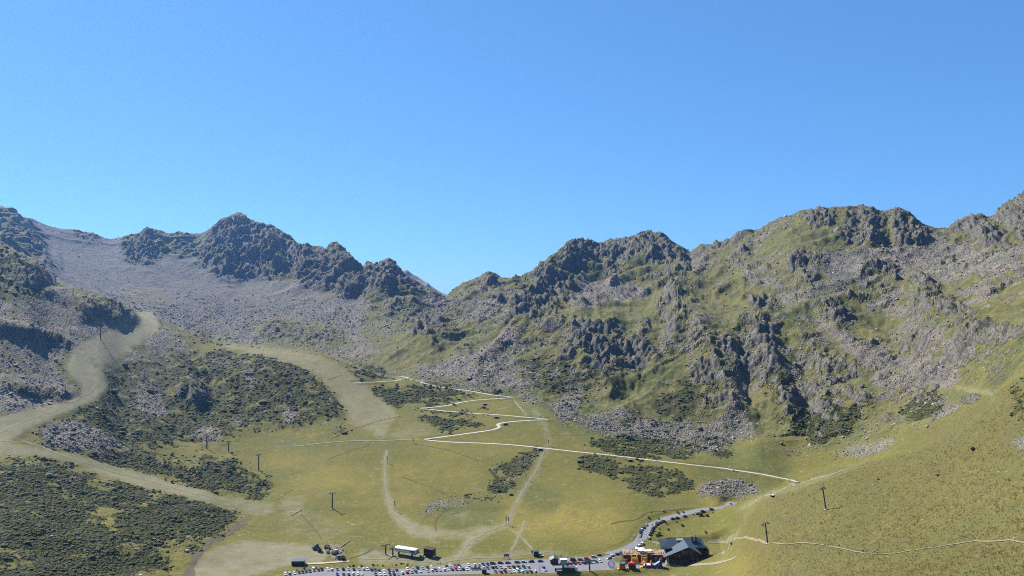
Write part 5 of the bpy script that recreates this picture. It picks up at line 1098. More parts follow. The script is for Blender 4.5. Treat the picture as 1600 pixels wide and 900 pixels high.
# ---------------------------------------------------------------- lift pylons, cables, snow guns
PYL_TOPS = {}
def pylon(x, yb, yt, rz, label, arm=5.0, lean=0.0, group='chairlift pylons', base=None, heavy=1.0):
    o = base if base is not None else at(x, yb); h = max((yb-yt)/F*o.y, 6.0); t = thing('lift_pylon', label, 'pylon', o, rz, group)
    t.rotation_euler = (0, lean, rz)
    bm = B(); add_tube(bm, (0, 0, -1.0), (0, 0, h), 0.55*heavy, 0.38*heavy, 10); part('mast', bm, M_DSTEEL, t)
    bm = B(); add_box(bm, (0, 0, h-0.2), (arm, 0.45*heavy, 0.5*heavy)); part('cross_arm', bm, M_DSTEEL, t)
    for s in (-1, 1):
        bm = B(); add_box(bm, (s*arm*0.46, 0, h-0.55), (0.35, 3.8*heavy, 0.4)); tr = part('sheave_train', bm, M_STEEL, t)
        for k in range(6): bm = B(); add_tube(bm, (s*arm*0.46-0.12, -1.6*heavy+k*0.64*heavy, h-0.75), (s*arm*0.46+0.12, -1.6*heavy+k*0.64*heavy, h-0.75), 0.26, n=8); part('sheave', bm, M_BLACK, tr)
        bm = B(); add_tube(bm, (s*arm*0.3, 0, h), (s*arm*0.3, 0, h+1.3), 0.09); add_tube(bm, (s*arm*0.3, 0, h+1.3), (s*arm*0.5, 0, h+1.3), 0.07); part('lifting_frame', bm, M_DSTEEL, t)
    bm = B(); add_box(bm, (0.62*heavy, 0, h/2), (0.08, 0.4, h*0.92)); part('ladder', bm, M_STEEL, t)
    bm = B(); add_box(bm, (0, 0, 0.1), (1.8, 1.8, 0.8)); part('footing', bm, M_CONC, t)
    M = Matrix.Translation(o) @ Matrix.Rotation(rz, 4, 'Z') @ Matrix.Rotation(lean, 4, 'Y')
    PYL_TOPS[label] = (M @ Vector((-arm*0.46, 0, h-0.45)), M @ Vector((arm*0.46, 0, h-0.45)))
    return t
LINE = [pylon(519, 795, 770, 0.75, 'dark T shaped pylon on the yellow meadow above the white station'),
 pylon(404, 735, 710, 0.75, 'dark T shaped pylon at the right end of the scrub band'),
 pylon(357, 706, 689, 0.8, 'dark T shaped pylon on the grass left of the scrub band end', 4.6),
 pylon(323, 701, 681, 0.8, 'dark T shaped pylon at the foot of the scrubby knoll', 4.6),
 pylon(225, 597, 578, 0.8, 'dark lift pylon on the stony crest of the knoll', 4.0),
 pylon(157, 530, 507, 0.8, 'dark lift pylon beside the top bend of the piste', 4.0),
 pylon(114, 463, 451, 0.8, 'farthest dark lift pylon, small on the left rocky shoulder', 4.0),
 pylon(87, 445, 432, 0.8, 'small lift pylon on the skyline of the left dark ridge', 4.0)]
pylon(602.5, 867, 851, 0.75, 'dark pylon with a long sheave arm left of the white chairlift station', 7.5)
pylon(613.5, 869, 856, 0.75, 'stout short support post right under the left end of the white station', 4.5)
pylon(1199.5, 850, 816, 0.5, 'nearer of the two dark T pylons on the right grass slope, by the trail', 4.2, math.radians(-9), 'pylons on the right slope', heavy=0.62)
pylon(1290.5, 797, 760, 0.5, 'farther of the two dark T pylons on the right grass slope', 3.0, math.radians(-12), 'pylons on the right slope', heavy=0.6)
bp = pk(921, 903, -213); bp.z = ground(bp.x, bp.y)
pylon(921, 903, 886, 0.05, 'thick pylon with wide double sheave arm at the bottom edge beside the drive station', 9.0, 0, 'chairlift pylons', bp)
def cable(name, label, chains, r=0.035, sag=2.0):
    t = thing(name, label, 'cable', chains[0][0], 0)
    for ch in chains:
        bm = B()
        for a, b in zip(ch[:-1], ch[1:]):
            prev = a; n = 10
            for k in range(1, n+1):
                u = k/n; p = a.lerp(b, u); p = p-Vector((0, 0, sag*4*u*(1-u))); add_tube(bm, prev-chains[0][0], p-chains[0][0], r, n=4); prev = p
        part('rope', bm, M_DSTEEL, t)
lab = list(PYL_TOPS)
cable('lift_cable', 'thin haul ropes of the chairlift strung from pylon to pylon up the left slope', [[PYL_TOPS[l][s] for l in [lab[8]]+lab[:8]] for s in (0, 1)])
cable('lift_cable', 'thin haul ropes of the lift over the right grass slope', [[PYL_TOPS[l][s] for l in lab[10:12]] for s in (0, 1)], sag=1.0)

def snow_gun(x, yb, yt, label, double=False, mat=M_GREENP):
    o = at(x, yb); h = (yb-yt)/F*o.y*0.8; t = thing('snow_gun', label, 'snow gun', o, 0.3, 'snow guns along the pistes')
    for k in range(2 if double else 1):
        dx = 2.2*k
        bm = B(); add_tube(bm, (dx, 0, -.3), (dx, 0, h*0.7), 0.16, 0.13); part('pole', bm, M_STEEL, t)
        bm = B(); add_tube(bm, (dx, 0, h*0.55), (dx, 0, h), 0.42, 0.42, 10); part('padding', bm, mat, t)
        bm = B(); add_tube(bm, (dx, -0.2, h), (dx-0.9, -0.9, h+0.9), 0.22, 0.34, 10); part('nozzle', bm, M_DSTEEL, t)
for a in ((605, 724, 711, 'snow gun pole on the left pale piste below the lowest hairpin'), (617, 799, 780, 'green padded snow gun on the meadow beside the curving pale piste'), (791, 821, 805, 'pair of green snow guns on the straight pale track', True),
          (822, 750, 738, 'snow gun on the pale track just above the stream bend'), (857, 696, 686, 'snow gun above the gravel road at the bridge'), (646, 692, 684, 'dark snow gun at the left end of the lowest hairpin'),
          (779, 624, 618, 'small snow gun on the highest long gravel ramp'), (845, 656, 649, 'small snow gun at the right hand hairpin'), (1205, 776, 770, 'small snow gun beside the tiny shed on the shoulder')):
    snow_gun(*a)
for x, y, lb in ((758, 633, 'dark culvert mouth under the upper gravel ramp'), (776, 653.5, 'dark culvert mouth below the middle gravel ramp'), (790, 664, 'dark culvert mouth beside the double bend'), (844.5, 704, 'dark bridge opening where the gravel road crosses the stream'), (985, 721, 'dark culvert mouth under the long straight gravel road')):
    o = at(x, y); t = thing('culvert', lb, 'culvert', o, 0.1)
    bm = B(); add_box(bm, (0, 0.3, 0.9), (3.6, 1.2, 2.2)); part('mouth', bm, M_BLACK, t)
    for s in (-1, 1): bm = B(); add_box(bm, (s*2.3, 0.1, 0.8), (1.0, 1.6, 2.4), Matrix.Rotation(s*0.5, 3, 'Z')); part('wing_wall', bm, M_CONC, t)
    bm = B(); add_box(bm, (0, 0.2, 2.1), (4.4, 1.5, 0.4)); part('cap', bm, M_CONC, t)
for (x0, y0), (x1, y1), lb in (((455, 806), (471, 797), 'pale slanting barrier net lying uphill on the meadow, farther from the boulders'), ((529, 857), (547, 845), 'pale slanting barrier net beside the big boulders')):
    a = at(x0, y0); b = at(x1, y1); t = thing('barrier_net', lb, 'barrier', a)
    bm = B(); add_tube(bm, (0, 0, 0.4), b-a+Vector((0, 0, 0.4)), 0.3, n=6); part('rolled_net', bm, flat('pale_net', (0.36, 0.33, 0.24)), t)
    bm = B(); [add_tube(bm, (b-a)*k-Vector((0, 0, .3)), (b-a)*k+Vector((0, 0, 1.0)), 0.1) for k in (0, 0.5, 1)]; part('stake', bm, M_WOODD, t)

# ---------------------------------------------------------------- boulders and single bushes as things of their own
def boulder(x, y, size, seed, label, group=None, mat=None):
    o = at(x, y); bm = rock_bm(seed+50, 18, 0.8); bmesh.ops.scale(bm, vec=(size, size, size), verts=bm.verts)
    ob = new_obj('boulder', bm, mat or M_STONE, loc=o+Vector((0, 0, size*0.18))); ob.rotation_euler = (0, 0, seed*1.3); tag(ob, label, 'boulder', group); return ob
M_LICH = simple_mat('dark_lichened_stone', (0.045, 0.044, 0.042), (0.14, 0.13, 0.12), 0.9)
boulder(494, 858, 9.0, 1, 'largest dark rounded boulder, leftmost of the clump above the board walk', mat=M_LICH)
boulder(511, 858, 6.5, 2, 'dark round boulder second from the left in the clump above the board walk', mat=M_LICH)
boulder(523, 865, 7.5, 3, 'pale topped boulder in the middle of the clump above the board walk')
boulder(512, 863, 4.5, 4, 'low flat boulder in front of the round dark one above the board walk')
boulder(531, 873, 7.0, 5, 'dark boulder at the right end of the clump, nearest to the board walk', mat=M_LICH)
boulder(527, 871, 4.0, 6, 'small grey boulder wedged between the pale and the dark one of the clump')
r_ = random.Random(5)
def in_poly(x, y, poly): return bool(inside(np.array([x]), np.array([y]), poly)[0])
def field(poly, n, smin, smax, label, group, seed):
    r = random.Random(seed); xs = [p[0] for p in poly]; ys = [p[1] for p in poly]; c = 0; made_ = []
    while c < n:
        x, y = r.uniform(min(xs), max(xs)), r.uniform(min(ys), max(ys))
        if in_poly(x, y, poly): s = smin*(smax/smin)**(r.random()**1.8); made_.append((s, x, y, boulder(x, y, s, seed*40+c, label, group))); c += 1
    made_.sort(key=lambda m: -m[0])
    for w, m in zip(('largest', 'second largest', 'third largest'), made_): m[3]['label'] = w+' '+label
    rest = made_[3:]
    for w, key, sg in (('leftmost', 1, 1), ('rightmost', 1, -1), ('highest', 2, 1), ('lowest', 2, -1)):
        m = min(rest, key=lambda q: sg*q[key]); m[3]['label'] = w+' '+label; rest.remove(m)
field([(1090,762),(1140,742),(1182,760),(1186,773),(1130,776),(1095,772)], 40, 2.2, 5.0, 'grey boulder in the stone field under the long straight gravel road', 'boulders below the gravel road end', 3)
field([(65,672),(110,652),(180,682),(205,692),(185,703),(80,704)], 50, 2.0, 5.5, 'blue grey boulder in the blockfield left of the knoll foot', 'boulders at the knoll foot', 4)
field([(862,640),(885,612),(905,605),(900,645),(960,660),(1050,668),(1040,685),(960,675),(895,662)], 45, 2.2, 5.5, 'pale boulder in the talus behind the meadow at the mountain foot', 'boulders at the mountain foot', 5)
field([(0,520),(60,540),(100,575),(120,610),(60,640),(0,640)], 40, 2.5, 6.0, 'grey boulder on the shaded slope left of the piste', 'boulders left of the piste', 6)
field([(215,598),(240,597),(262,640),(245,655),(222,640)], 25, 2.0, 4.0, 'reddish grey boulder in the stone chute down the knoll', 'boulders in the knoll chute', 7)
for k, (x, y, s, lb) in enumerate(((1153, 659, 5, 'single pale rounded boulder high on the scree under the cliffs'), (1146, 685, 5, 'bright pale boulder at the lower end of the pinkish scree'), (268, 711, 6, 'long flat grey boulder on the grass at the foot of the knoll'), (303, 713, 3.5, 'small dark boulder right of the flat one at the knoll foot'), (1036, 799, 3.5, 'grey boulder standing alone by the brook beside the asphalt road'), (235, 776, 5, 'brown boulder on the grass strip below the piste'), (292, 862, 4, 'pale boulder at the lower tip of the dark scrub'), (77, 745, 7, 'large pale flat slab in the scrub below the left piste'), (106, 755, 6, 'pale sloping slab right of the larger one in the scrub'))):
    boulder(x, y, s, 90+k, lb)
def bush(x, y, size, label, group=None, seed=0):
    o = at(x, y); t = thing('bush', label, 'bush', o, seed*1.1, group)
    bm = B(); [add_tube(bm, (0.05*k, 0, -0.2), (0.3*size*math.cos(k*2.1), 0.3*size*math.sin(k*2.1), size*0.35), 0.06*size, 0.03*size, 5) for k in range(3)]; part('stem', bm, M_WOODD, t)
    bm = B()
    r = random.Random(seed)
    for k in range(90):
        v = Vector((r.gauss(0, 1), r.gauss(0, 1), r.gauss(0, 1))).normalized()*size*0.5*r.uniform(0.55, 1.05); v.z = v.z*0.7+size*0.38
        q = Matrix.Rotation(r.uniform(0, 6), 3, 'Z') @ Matrix.Rotation(r.uniform(-1, 1), 3, 'X'); w = size*0.13
        vs = [bm.verts.new(v+q @ Vector(c)*w) for c in ((-1, -.6, 0), (1, -.5, .15), (.8, .7, 0), (-.7, .6, .2))]; bm.faces.new(vs)
    part('foliage', bm, M_SHRUB, t); return t
for k, (x, y, s, lb) in enumerate(((1520, 704, 2.6, 'single dark bush high on the grass of the right slope'), (1372, 750, 1.3, 'small dark bush on the right slope above the upper pylon'), (1465, 744, 1.5, 'small dark bush in the middle of the right slope'), (499, 862, 4.5, 'dark bush growing against the leftmost big boulder'), (536, 875, 4.0, 'dark bush at the right end of the boulder clump'), (1030, 836, 3.6, 'dark bush right of the parked cars at the road bend'), (1027, 838, 2.6, 'smaller dark bush left of the one at the road bend'), (1095, 806, 4.0, 'large dark bush under the far end of the asphalt road'), (1105, 807, 3.0, 'dark bush right of the large one under the asphalt road'), (1143, 851, 2.6, 'dark bush on the slope behind the hut roof'), (1103, 833, 2.4, 'small dark bush on the rough grass above the hut roof'), (698, 607, 5.0, 'dark bush clump above the highest gravel ramp'), (620, 603, 5.0, 'pointed dark bush on the upper scrub band'), (240, 770, 3.0, 'small round bush at the edge of the grass strip'), (1066, 822, 2.8, 'dark bush on the ruffled slope between road and hut'))):
    bush(x, y, s, lb, None, k)
def bushes(poly, n, smin, smax, label, group, seed):
    r = random.Random(seed); xs = [p[0] for p in poly]; ys = [p[1] for p in poly]; c = 0
    proto = None
    while c < n:
        x, y = r.uniform(min(xs), max(xs)), r.uniform(min(ys), max(ys))
        if in_poly(x, y, poly):
            s = r.uniform(smin, smax)
            if proto is None or c % 7 == 0: proto = bush(x, y, s, label, group, seed+c); ps = s
            else: dup(proto, at(x, y), r.uniform(0, 6), scale=s/ps)
            c += 1
bushes([(240,712),(300,728),(370,717),(430,770),(400,778),(255,752)], 30, 2.0, 4.0, 'dark juniper bush at the loose edge of the scrub band beside the lift line', 'bushes of the scrub band', 20)
bushes([(1010,800),(1090,800),(1120,800),(1040,830),(1020,834)], 22, 1.2, 2.2, 'small dark bush on the bank right of the asphalt road', 'bushes beside the asphalt road', 40)
bushes([(640,600),(700,606),(690,612),(640,606)], 10, 2.5, 4.0, 'dark bush in the strip above the highest gravel ramp', 'bushes above the gravel ramp', 60)
bushes([(440,893),(480,886),(560,884),(640,880),(640,885),(560,887),(500,888),(450,896)], 24, 0.9, 1.8, 'small bush on the bank behind the upper row of cars', 'bushes on the car park bank', 80)
# ---------------------------------------------------------------- cars
CARCOL = {'white': (0.62, 0.62, 0.63), 'black': (0.012, 0.012, 0.014), 'grey': (0.075, 0.078, 0.083), 'silver': (0.34, 0.35, 0.37), 'navy': (0.018, 0.028, 0.085), 'red': (0.36, 0.022, 0.03), 'blue': (0.05, 0.10, 0.26), 'teal': (0.03, 0.20, 0.23), 'green': (0.018, 0.05, 0.035), 'maroon': (0.11, 0.012, 0.025), 'purple': (0.07, 0.03, 0.12)}
M_PAINT = {}
for k_, c_ in CARCOL.items():
    t_ = NT('car_paint_'+k_); t_.color(t_.mix(t_.ramp(t_.noise(0.9, 3), 0.3, 0.7), tuple(x*0.9 for x in c_), c_)); t_.b.inputs['Roughness'].default_value = 0.32; t_.b.inputs['Specular IOR Level'].default_value = 0.5
    t_.b.inputs['Coat Weight'].default_value = 0.4; M_PAINT[k_] = t_.m
SPEC = {'hatchback': dict(L=4.0, W=1.74, H=1.47, hood=1.0, belt=0.92, ws=0.75, rear=0.45, tail=0.0), 'saloon': dict(L=4.55, W=1.8, H=1.45, hood=1.15, belt=0.92, ws=0.8, rear=0.75, tail=0.65), 'estate': dict(L=4.6, W=1.8, H=1.5, hood=1.1, belt=0.95, ws=0.8, rear=0.4, tail=0.0),
        'off-roader': dict(L=4.5, W=1.86, H=1.72, hood=1.05, belt=1.08, ws=0.65, rear=0.35, tail=0.0), 'van': dict(L=4.9, W=1.95, H=2.1, hood=0.75, belt=1.2, ws=0.55, rear=0.1, tail=0.0)}
CAR_MESH = {}
def car_parts(kind):
    if kind in CAR_MESH: return CAR_MESH[kind]
    q = SPEC[kind]; L, W, H = q['L'], q['W'], q['H']; out = []
    def loft(secs):                            # secs: (x, halfwidth, z0, z1) rings
        bm = B(); rings = []
        for x, w, z0, z1 in secs: rings.append([bm.verts.new((x, -w, z0)), bm.verts.new((x, w, z0)), bm.verts.new((x, w*1.0, z0*0.4+z1*0.6)), bm.verts.new((x, w*0.93, z1)), bm.verts.new((x, -w*0.93, z1)), bm.verts.new((x, -w, z0*0.4+z1*0.6))])
        for a, b in zip(rings[:-1], rings[1:]):
            for k in range(6): bm.faces.new((a[k], a[(k+1) % 6], b[(k+1) % 6], b[k]))
        bm.faces.new(rings[0]); bm.faces.new(rings[-1]); bmesh.ops.recalc_face_normals(bm, faces=bm.faces); return bm
    b = q['belt']; w = W/2
    bm = loft([(-L/2, w*.86, .38, b*.72), (-L/2+.12, w*.95, .26, b*.93), (-L/2+.9, w, .22, b), (0, w, .2, b), (L/2-q['hood'], w, .22, b*.97), (L/2-.25, w*.95, .24, b*.82), (L/2, w*.82, .34, b*.62)])
    out.append(('body', bm, 'paint', None))
    x1 = L/2-q['hood']; x0 = -L/2+q['tail']+.08
    bm = B(); lo = [(x0, -w*.90, b-.02), (x1, -w*.90, b-.04), (x1, w*.90, b-.04), (x0, w*.90, b-.02)]; hi = [(x0+q['rear'], -w*.72, H-.05), (x1-q['ws'], -w*.72, H-.04), (x1-q['ws'], w*.72, H-.04), (x0+q['rear'], w*.72, H-.05)]
    A_ = [bm.verts.new(p) for p in lo]; C_ = [bm.verts.new(p) for p in hi]
    for k in range(4): bm.faces.new((A_[k], A_[(k+1) % 4], C_[(k+1) % 4], C_[k]))
    bm.faces.new(C_); bm.faces.new(A_[::-1]); bmesh.ops.recalc_face_normals(bm, faces=bm.faces); out.append(('windows', bm, M_GLASS, None))
    bm = B(); add_box(bm, ((x0+q['rear']+x1-q['ws'])/2, 0, H-.03), (x1-q['ws']-x0-q['rear']+.16, w*1.5, .07)); bev(bm, .03); out.append(('roof', bm, 'paint', None))
    for s in (-1, 1):
        bm = B(); add_tube(bm, (x0+q['rear']*1.0+.05, s*w*.735, H-.04), (x0+.02, s*w*.905, b-.02), .06, n=4); add_tube(bm, ((x0+x1)/2-.1, s*w*.735, H-.04), ((x0+x1)/2-.05, s*w*.905, b-.02), .05, n=4); add_tube(bm, (x1-q['ws'], s*w*.735, H-.04), (x1, s*w*.905, b-.03), .05, n=4); out.append(('pillar', bm, 'paint', None))
        bm = B(); add_box(bm, (L/2-.1, s*w*.62, b*.66), (.2, .36, .15)); out.append(('headlight', bm, M_LAMP, None))
        bm = B(); add_box(bm, (-L/2+.06, s*w*.66, b*.74), (.16, .26, .2)); out.append(('tail_light', bm, M_TAIL, None))
        bm = B(); add_box(bm, (x1-.15, s*(w+.08), b+.03), (.16, .2, .14)); out.append(('mirror', bm, 'paint', None))
        for xx in (-L*.30, L*.31):
            bm = B(); add_tube(bm, (xx, s*(w-.2), .31), (xx, s*(w+.015), .31), .31, n=12); out.append(('wheel', bm, M_TYRE, None))
    res = []
    for nm, bm, m, _ in out: me_ = bpy.data.meshes.new(nm); bm.to_mesh(me_); bm.free(); res.append((nm, me_, m))
    CAR_MESH[kind] = res; return res
PROTO = {}
GROUP_CARS = 'cars parked in the valley'
def car(kind, colour, loc, heading, label, group):
    key = (kind, colour)
    if key in PROTO: return dup(PROTO[key], loc, heading, label, group)
    t = thing('parked_car' if kind != 'van' else 'parked_van', label, 'car' if kind != 'van' else 'van', loc, heading, group); wheels = []
    for nm, me_, m in car_parts(kind):
        me2 = me_.copy() if m == 'paint' else me_
        me2.materials.clear(); me2.materials.append(M_PAINT[colour] if m == 'paint' else m)
        o = bpy.data.objects.new(nm, me2); COL.objects.link(o); o.parent = t
        if nm == 'wheel':
            bm = B(); c = sum((v.co for v in me_.vertices), Vector())/len(me_.vertices); sg = 1 if c.y > 0 else -1
            add_tube(bm, (c.x, c.y+sg*.10, .31), (c.x, c.y+sg*.125, .31), .19, n=8); part('rim', bm, M_RIM, o)
    PROTO[key] = t; return t
ROWS = {
 'upper left row': (-1.15, [(446,899,'white'),(452,898.2,'silver'),(460,897.4,'white'),(467.5,896.8,'black'),(473,896,'black'),(478.5,895.2,'navy'),(484,894.5,'green'),(490,892.6,'white','van'),(497.5,892.4,'maroon'),(503,892,'black'),(512,892,'white'),(518,892,'white'),(527,891.5,'teal'),(536,891.2,'black'),(544.5,891,'silver'),(552.5,891,'grey'),(561,890.9,'silver'),(568,891.2,'white'),(574,891.4,'white'),(580.5,892,'navy'),(586.5,892.6,'navy'),(592.5,893.4,'navy'),(600,893.8,'white'),(608,893.2,'black'),(613.7,893,'silver'),(619.5,892.4,'grey')]),
 'second left row': (-1.2, [(527,899.4,'purple'),(536.5,898.8,'teal'),(544,899,'silver'),(551.5,898.6,'white'),(559,898.8,'white'),(565,898.4,'white'),(587,899.4,'grey'),(594,899.4,'white'),(601,899,'white'),(609,898.8,'navy'),(615.5,898.8,'navy'),(622,898.6,'silver'),(628.5,897.6,'white'),(636,896.4,'red'),(643,895.8,'silver'),(650,895.4,'navy'),(656.5,894.8,'white')]),
 'row below white station': (-1.15, [(637,891.4,'white'),(646,891,'silver'),(653,890.3,'black'),(660,889.6,'silver'),(668,889,'black'),(674.5,889.2,'white'),(668,894,'silver'),(675,893.6,'white'),(681,892.8,'grey'),(687,892.6,'white'),(694,892.2,'white'),(700,892,'white'),(706,891.6,'grey'),(712.5,891.2,'red'),(718,891.2,'white'),(723.5,891.4,'black'),(729.5,891.4,'white'),(738,891,'grey'),(743.5,890.8,'black'),(749,890.6,'black'),(755.5,889.6,'white'),(762,889.4,'grey'),(769.5,888.8,'black'),(775,888.6,'navy'),(782,888.4,'silver'),(788,888.5,'white'),(795.5,888.2,'red'),(802.5,888,'green'),(810.5,888,'green'),(818.5,887.8,'black'),(825,887.6,'silver')]),
 'row by dirt track': (-1.15, [(698,887,'black'),(703.5,885.8,'white'),(711.5,885.8,'red'),(717.5,886,'green'),(732,885,'white'),(741.5,884.6,'white'),(748,884.4,'silver'),(755,883.8,'green'),(762,883.4,'navy')]),
 'line along upper kerb': (0.06, [(770,882.3,'grey'),(782,881.7,'black'),(793.5,881.2,'grey'),(808.5,880.6,'grey'),(818.5,880,'silver'),(830,879.4,'black'),(844.5,878.8,'navy')]),
 'near edge row': (-1.15, [(774.5,895.4,'blue'),(782,895.3,'red'),(789.5,895.2,'black'),(797,895.2,'silver'),(803,895.1,'white'),(809,894.4,'white','van'),(815.5,895.2,'white'),(822.5,895.2,'teal'),(829,895,'grey'),(836,894.6,'white')]),
 'kerb beyond drive station': (0.08, [(895.5,877.4,'navy','van'),(907,876.4,'grey','estate'),(917,874.8,'red'),(928,872.2,'silver'),(937,869.6,'black')]),
 'row beyond drive station': (-0.95, [(890,882.5,'red'),(897,882.2,'black'),(904,882,'red'),(911.5,881.6,'maroon'),(917,881.4,'black'),(922,881,'purple'),(926.5,880.2,'white'),(931,879.8,'green'),(937,878.8,'white')]),
 'group at road mouth': (0.5, [(952,874.2,'grey'),(957.5,869.8,'white'),(965,868,'black'),(971.5,865.6,'navy')]),
}
r_ = random.Random(21)
KINDS_ = ['hatchback', 'estate', 'off-roader', 'saloon', 'hatchback', 'estate']
made = []
for row, (hd, items) in ROWS.items():
    for it in items:
        x, y, col_ = it[:3]; kind = it[3] if len(it) > 3 else r_.choice(KINDS_)
        made.append([row, x, y-0.9, col_, kind, hd+r_.uniform(-.05, .05)+(PI if r_.random() < .35 else 0), None])
ROADCARS = [('left column on road bend', [(1010,822,'white'),(1006.4,825.8,'grey'),(1003,829,'white'),(1001.3,832.3,'black'),(1000.6,835.6,'black'),(999.8,839,'white')]),
 ('right column on road bend', [(1037,816,'black'),(1031.5,818.3,'grey'),(1026.5,820.8,'navy'),(1022.8,823.6,'white'),(1020.5,826.8,'navy'),(1019,830.2,'navy'),(1017.4,833.4,'grey'),(1016,836.8,'black'),(1014.4,842.4,'white')]),
 ('far end of road', [(1051,812,'black'),(1057.8,810.6,'black'),(1070,808,'grey'),(1090,803.6,'silver'),(1098.5,800.6,'black'),(1112,797.6,'grey'),(1142,788.6,'silver')]),
 ('beside hut path', [(1004,851.6,'white'),(999,854.6,'white'),(994.5,857.6,'silver')])]
for row, items in ROADCARS:
    for x, y, col_ in items:
        g_ = at(x, y-0.6); k = int(np.argmin(np.hypot(asphalt[:, 0]-g_.x, asphalt[:, 1]-g_.y))); k = min(max(k, 1), len(asphalt)-2)
        d_ = asphalt[k+1]-asphalt[k-1]; made.append([row, x, y, col_, r_.choice(KINDS_), math.atan2(d_[1], d_[0]), g_+Vector((0, 0, 0.14))])
ORD = ['first', 'second', 'third', 'fourth', 'fifth', 'sixth', 'seventh', 'eighth', 'ninth']
seen = {}
byrow = {}
for m_ in made: byrow.setdefault(m_[0], []).append(m_)
art = lambda w: ('an ' if w[0] in 'aeiou' else 'a ')+w
for row, ms in byrow.items():
    lat = 0 if 'column' not in row else 1
    ms.sort(key=lambda m: m[1] if not lat else m[2]); n = len(ms)
    for k, m in enumerate(ms):
        nb = 'between %s and %s one' % (art(ms[k-1][3]), art(ms[k+1][3])) if 0 < k < n-1 else ('%s end, next to %s one' % ('left' if not lat else 'far', art(ms[1][3])) if k == 0 else '%s end, next to %s one' % ('right' if not lat else 'near', art(ms[-2][3])))
        m.append('%s %s %s, %s' % (m[3], m[4], nb, row)); seen[m[7]] = seen.get(m[7], 0)+1
cnt = {}
for m in made:
    lb = m[7]
    if seen[lb] > 1: cnt[lb] = cnt.get(lb, 0)+1; lb = lb.replace(m[3]+' '+m[4], '%s such %s %s from left' % (ORD[cnt[lb]-1], m[3], m[4]), 1)
    if len(lb.split()) > 16: lb = lb.replace(' from left', '').replace('between ', 'by ')
    if len(lb.split()) > 16: lb = lb.replace(' one,', ',')
    loc = m[6] if m[6] is not None else pk(m[1], m[2])+Vector((0, 0, 0.09))
    car(m[4], m[3], loc, m[5], lb, 'cars parked in the valley')
car('off-roader', 'silver', at(660, 870.8), -0.4, 'silver off-roader half in the shade under the white chairlift station', None)
car('off-roader', 'white', at(677, 870.6), 0.1, 'white off-roader beside the dark control cabin', None)
car('estate', 'white', at(845, 868.8), -0.3, 'white estate car on the grass beside the small dark kiosk', None)
# pickup with a blue cover
t = car('off-roader', 'white', pk(850.5, 891.5)+Vector((0, 0, .09)), -1.2, 'white pickup truck with a dark blue load cover beside the dark post', None)
bm = B(); add_box(bm, (-1.4, 0, 1.9), (2.8, 2.0, 1.5)); bev(bm, .2); part('load_cover', bm, M_BLUE, t)
# ---------------------------------------------------------------- people
def person_mesh(pose):
    V = []; E = []; R = []
    def v(x, y, z, r): V.append((x, y, z)); R.append(r); return len(V)-1
    def chain(i, pts):
        for x, y, z, r in pts: j = v(x, y, z, r); E.append((i, j)); i = j
        return i
    st = 0.22 if pose == 'walk' else 0.03
    pel = v(0, 0, .95, .14)
    ch = chain(pel, [(0, 0, 1.15, .13), (0, 0, 1.36, .15), (0, 0, 1.47, .07), (0, 0.01, 1.56, .075), (0, 0.02, 1.68, .085)])
    neck = 3
    for s in (-1, 1):
        dy = st*s
        chain(pel, [(s*.10, 0, .86, .10), (s*.11, dy*.6+.03, .50, .068), (s*.11, dy*1.2-.02, .09, .048), (s*.12, dy*1.2+.15, .05, .045)])
        if pose == 'raise' and s == 1: w = chain(2, [(.19, 0, 1.40, .062), (.30, .12, 1.30, .045), (.26, .28, 1.48, .036)]); hx = (.26, .36, 1.52)
        else: w = chain(2, [(s*.19, 0, 1.40, .062), (s*.25, -dy*.5-.02, 1.14, .046), (s*.25, -dy*1.0+.10, .90, .034)]); hx = (s*.25, -dy*1.0+.14, .84)
        pm = chain(w, [(hx[0], hx[1], hx[2], .036)])
        for f_ in range(5): chain(pm, [(hx[0]+(f_-2)*.016, hx[1]+.02*(f_ % 2), hx[2]-.045-.008*(2-abs(f_-2)), .010), (hx[0]+(f_-2)*.017, hx[1]+.03, hx[2]-.085-.01*(2-abs(f_-2)), .008)])
    me_ = bpy.data.meshes.new('body'); me_.from_pydata(V, E, []); o = bpy.data.objects.new('tmp', me_); COL.objects.link(o)
    sk = o.modifiers.new('skin', 'SKIN')
    for i, r in enumerate(R): me_.skin_vertices[0].data[i].radius = (r, r*.85 if i < 4 else r)
    me_.skin_vertices[0].data[0].use_root = True
    bpy.context.view_layer.update(); dg = bpy.context.evaluated_depsgraph_get(); out = bpy.data.meshes.new_from_object(o.evaluated_get(dg)); bpy.data.objects.remove(o); return out
PM = {p: person_mesh(p) for p in ('stand', 'walk', 'raise')}
M_SKIN = flat('skin', (0.32, 0.17, 0.11), 0.6); CL = {k: flat('cloth_'+k, c, 0.85, .1) for k, c in {'white': (.6, .6, .58), 'black': (.015, .015, .018), 'red': (.38, .03, .04), 'blue': (.05, .11, .32), 'grey': (.15, .15, .16), 'pink': (.5, .08, .2), 'green': (.05, .15, .06), 'yellow': (.5, .36, .04), 'orange': (.5, .15, .03)}.items()}
HAIR = [flat('dark_hair', (.02, .014, .01), .6), flat('fair_hair', (.25, .16, .07), .6)]
PCACHE = {}
